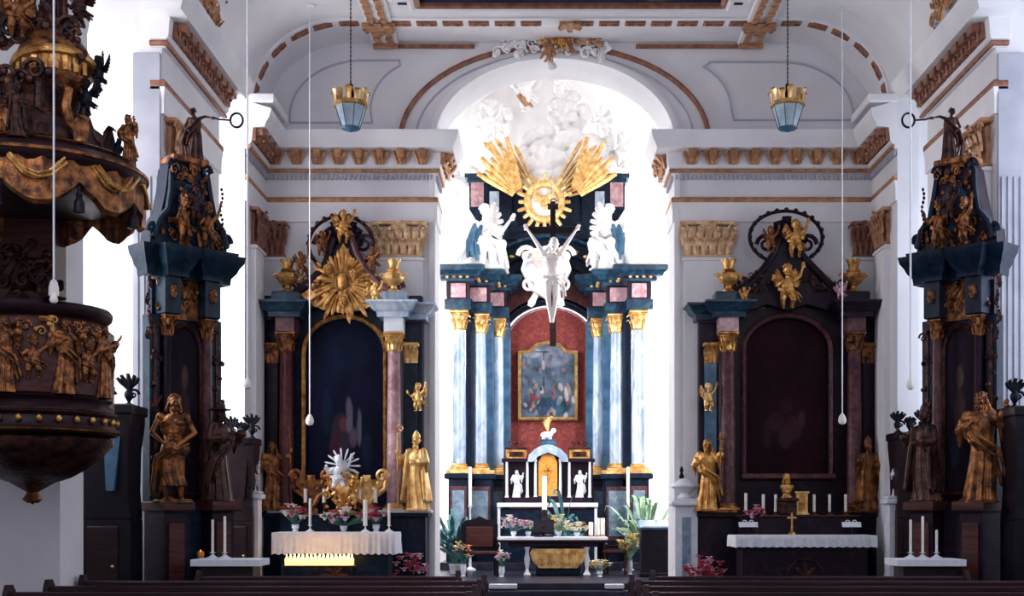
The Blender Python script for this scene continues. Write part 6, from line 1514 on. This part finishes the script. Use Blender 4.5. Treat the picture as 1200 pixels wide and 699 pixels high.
# ================================================================== HANGING LAMPS
def ceil_z(x):
    for (a, b), (c_, d_) in zip(vault_profile(), vault_profile()[1:]):
        if a <= x <= c_: return b+(d_-b)*(x-a)/max(c_-a, 1e-6)
    return ZC
pend = ((63,10.4,352,'nearest pendant cable with white end hanging in front of the pulpit'), (290,15.0,452,'pendant cable with white tip hanging before the left corner pilaster'), (363,19.6,495,'pendant cable hanging in front of the left altar painting'), (987,19.6,494,'pendant cable hanging before the right column of the right front altar'), (1067,15.0,453,'pendant cable with white tip hanging beside the right pier altar'))
for px, Y, pe, lab in pend:
    x = wx(px,Y); zc_ = ceil_z(x)
    t = thing('pendant_light', lab, 'pendant light', (x, Y, wz(pe,Y)), group=None)
    ze = wz(pe,Y); u = Y/F
    mb = MB(); mb.tube([(x,Y,ze), (x,Y,zc_)], u*(.75 if Y > 17 else 1.15), 6); mb.build('cable', M['cable'], t)
    mb = MB(); mb.lathe([(u*1.5,u*9),(u*4,u*5),(u*5,u*0),(u*3.5,-u*3),(u*1,-u*4)], (x,Y,ze), 12); mb.build('socket', M['wax'], t)
    mb = MB(); mb.lathe([(u*5,u*0),(u*6,-u*.6),(u*3,-u*1.2)], (x,Y,zc_), 12); mb.build('ceiling_rose', M['plaster_trim'], t)
def lantern(px, lab):
    Y = 18.0; x = wx(px,Y); u = Y/F; z = lambda py: wz(py,Y); c = (x,Y,0)
    t = thing('lantern', lab, 'lantern', (x, Y, z(152)))
    mb = MB(); mb.tube([(x,Y,z(100)), (x,Y,ZC)], .008, 6)
    for k in range(60): mb.tube([(x+.012*math.cos(a)*(k%2)*1, Y+.012*math.cos(a)*((k+1)%2), z(98)+k*.03+.02*math.sin(a)) for a in (0,PI/2,PI,3*PI/2,2*PI)], .003, 4)
    mb.build('chain', M['bronze'], t)
    mb = MB(); mb.lathe([(.02,z(98)),(.035,z(100)),(.03,z(104)),(.05,z(107)),(.06,z(112)),(.10,z(116)),(.13,z(120)),(.20,z(124)),(.001,z(125))], c, 16); mb.build('cap', M['iron'], t)
    mb = MB(); mb.lathe([(.215,z(126)),(.245,z(125)),(.24,z(121)),(.215,z(120))], c, 24)
    for k in range(12): a = k*PI/6; o_ = (math.cos(a), math.sin(a), 0); mb.leaf((x+.22*o_[0], Y+.22*o_[1], z(122)), (o_[0]*.1,o_[1]*.1,1), o_, .15+.03*(k%2), .10, .3, .008, 4); mb.ball((x+.235*o_[0], Y+.235*o_[1], z(123)), .018, 6, 5)
    mb.build('crown', M['brass'], t)
    mb = MB(); mb.lathe([(.22,z(125)),(.205,z(130)),(.125,z(150)),(.001,z(150))], c, 8, a0=PI/8); mb.build('glass', M['glass'], t)
    mb = MB()
    for k in range(8): a = PI/8+k*PI/4; mb.tube([(x+r_*math.cos(a), Y+r_*math.sin(a), zz) for r_, zz in ((.222,z(125)),(.208,z(130)),(.128,z(150)))], .006, 5)
    mb.lathe([(.13,z(149.5)),(.14,z(150.5)),(.12,z(152)),(.05,z(153.5)),(.01,z(155))], c, 16); mb.build('frame', M['blueshade'], t)
lantern(411, 'hanging glass lantern with gold leaf crown on the left'); lantern(923, 'hanging glass lantern with gold leaf crown on the right')
# ================================================================== CEILING PAINTING AND STUCCO
YE = 19.72
t = thing('ceiling_painting', 'dark ceiling painting in a stepped red and gold frame at the top edge', 'painting', (wx(668,YE), 18.0, ZC-.12))
hx0, hx1 = wx(458,YE), wx(878,YE)
pth = [(hx0,16.2),(hx0,19.35),(hx0+.28,19.35),(hx0+.28,YE),(hx1-.28,YE),(hx1-.28,19.35),(hx1,19.35),(hx1,16.2)]
mb = MB(); mb.sweep(pth, [(0,ZC+.0),(0,ZC-.10),(.06,ZC-.13),(.12,ZC-.08),(.12,ZC)], MAP, closed=True); fr = mb.build('frame', M['plaster_trim'], t)
mb = MB(); mb.sweep(pth, [(.11,ZC),(.11,ZC-.10),(.15,ZC-.12),(.19,ZC-.09),(.19,ZC)], MAP, closed=True); mb.build('red_gilded_border', M['browntrim'], fr)
vs = []; cc = []; fn = blobs((.02,.022,.06), [(.3,.85,.12,.08,(.07,.08,.16),0),(.45,.9,.10,.05,(.10,.05,.07),0),(.62,.86,.10,.06,(.05,.09,.14),0),(.75,.92,.06,.04,(.12,.07,.05),0),(.15,.9,.07,.05,(.06,.03,.06),0)], 6, .7, 6)
mb = MB()
for j in range(41):
    for i in range(61):
        vs.append((hx0+.12+(hx1-hx0-.24)*i/60, 16.3+(YE-.1-16.3)*j/40, ZC-.04)); cc.append((*fn(i/60, j/40), 1))
mb.add(vs, [(j*61+i, (j+1)*61+i, (j+1)*61+i+1, j*61+i+1) for j in range(40) for i in range(60)]); paint(t, mb, cc)
# stucco group over the arch crown
YK = 21.25; t = thing('stucco_group', 'white and gold stucco cartouche with flying figures over the chancel arch crown', 'sculpture', (wx(647,YK), YK, wz(60,YK)))
mb = MB(); foliage(mb, wx(580,YK), wx(712,YK), wz(66,YK), wz(46,YK), YK-.02, 60, 61, .26); mb.build('white_scrollwork', M['stucco'], t)
mb = MB(); foliage(mb, wx(634,YK), wx(700,YK), wz(56,YK), wz(46,YK), YK-.12, 26, 62, .22); mb.tube([(wx(640,YK),YK-.2,wz(42,YK)),(wx(672,YK),YK-.22,wz(43,YK)),(wx(704,YK),YK-.15,wz(48,YK))], [.03,.04,.02], 6); mb.build('gilded_scrollwork', M['goldtrim'], t)
place(SM('putto'), 'cherub', M['goldtrim'], t, (wx(636,YK), YK-.2, wz(76,YK)), (0,.5,.4), .46)
place(SM('putto'), 'cherub', M['gold'], t, (wx(664,YK), YK-.2, wz(64,YK)), (0,-.5,-.3), .42)
# stucco ornaments on the vault springers above the piers
for sg, pxc in ((-1, 262), (1, 1074)):
    Yv = 17.2; xv = XL+.16 if sg < 0 else XR-.16
    t = thing('stucco_ornament', 'brown and lilac stucco trophy on the vault springer above the %s pier cornice' % ('left' if sg < 0 else 'right'), 'ornament', (xv, Yv, 8.45), -sg*PI/2*-1 if False else (PI/2 if sg < 0 else -PI/2), local=True)
    mb = MB(); foliage(mb, -.5, .5, -.05, .55, .08, 70, 71+sg, .30); mb.build('gilded_leaves', M['goldtrim'], t)
    mb = MB(); foliage(mb, -.7, .3, -.45, .0, .14, 26, 75+sg, .28); mb.build('lilac_scrolls', M['plaster_line'], t)
# ================================================================== PEWS
def pew(x0, x1, Y, lab, grp, ends=True):
    t = thing('pew', lab, 'pew', ((x0+x1)/2, Y, 0), 0, grp)
    mb = MB(); mb.box(x0, x1, Y+.0, Y+.04, .15, .90); mb.build('backrest', M['pew'], t)
    mb = MB(); mb.box(x0-.01, x1+.01, Y-.04, Y+.07, .88, .935, .012); mb.build('top_rail', M['pew'], t)
    mb = MB(); mb.box(x0, x1, Y-.42, Y-.0, .42, .46, .01); mb.build('seat', M['pew'], t)
    mb = MB(); mb.box(x0, x1, Y+.04, Y+.24, .74, .77, .008); mb.build('book_shelf', M['pew'], t)
    mb = MB(); mb.box(x0, x1, Y+.25, Y+.42, .16, .20, .01); mb.build('kneeler', M['pew'], t)
    for x, q in ((x0, -1), (x1, 1)):
        mb = MB(); pf = [(-.46,0),(-.46,.46),(-.40,.56),(-.30,.60),(-.16,.62),(-.08,.72),(-.08,.92),(-.03,1.0),(.04,1.0),(.10,.94),(.10,.70),(.18,.55),(.24,.3),(.22,0)]
        a, b = (x-.05, x) if q < 0 else (x, x+.05)
        n_ = len(pf); vs = [(a, Y+y, z) for y, z in pf]+[(b, Y+y, z) for y, z in pf]
        mb.add(vs, [tuple(range(n_)), tuple(range(2*n_-1, n_-1, -1))]+[(i, i+n_, (i+1) % n_+n_, (i+1) % n_) for i in range(n_)]); pe = mb.build('end_panel', M['pew'], t)
        mb = MB(); mb.scroll(((a+b)/2+(q*.03), Y+.0, .86), (0,1,0), (0,0,1), .07, 1.4, .014, 6); mb.tube([((a+b)/2+q*.03, Y-.02, .76), ((a+b)/2+q*.03, Y+.02, .2)], .018, 6); mb.build('carved_scroll', M['pew'], pe)
names = ['front','second','third','fourth','fifth','sixth','seventh','eighth']
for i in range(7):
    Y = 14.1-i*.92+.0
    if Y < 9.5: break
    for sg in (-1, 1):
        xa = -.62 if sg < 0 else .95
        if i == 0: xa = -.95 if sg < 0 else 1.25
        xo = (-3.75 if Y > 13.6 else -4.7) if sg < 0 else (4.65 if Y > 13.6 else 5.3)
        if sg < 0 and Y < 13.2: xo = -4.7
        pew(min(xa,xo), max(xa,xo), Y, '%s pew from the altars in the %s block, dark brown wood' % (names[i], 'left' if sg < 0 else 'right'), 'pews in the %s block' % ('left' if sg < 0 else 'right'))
for px0, px1, w_ in ((573, 606, 'left'), (709, 731, 'right')):  # pale blocks added for the lit edges of the steps
    t = thing('lit_edge_block', 'pale block added for the lit step edge at the %s end of the chancel steps' % w_, 'step block', (wx((px0+px1)/2, 22.95), 22.95, .24), local=True)
    hw = (px1-px0)/2*22.95/F; mb = MB(); mb.box(-hw, hw, -.12, .12, .03, .11, .01); mb.build('top', M['whitestone'], t); mb = MB(); mb.box(-hw+.03, hw-.03, -.10, .10, 0, .03, .006); mb.build('foot', M['step'], t)
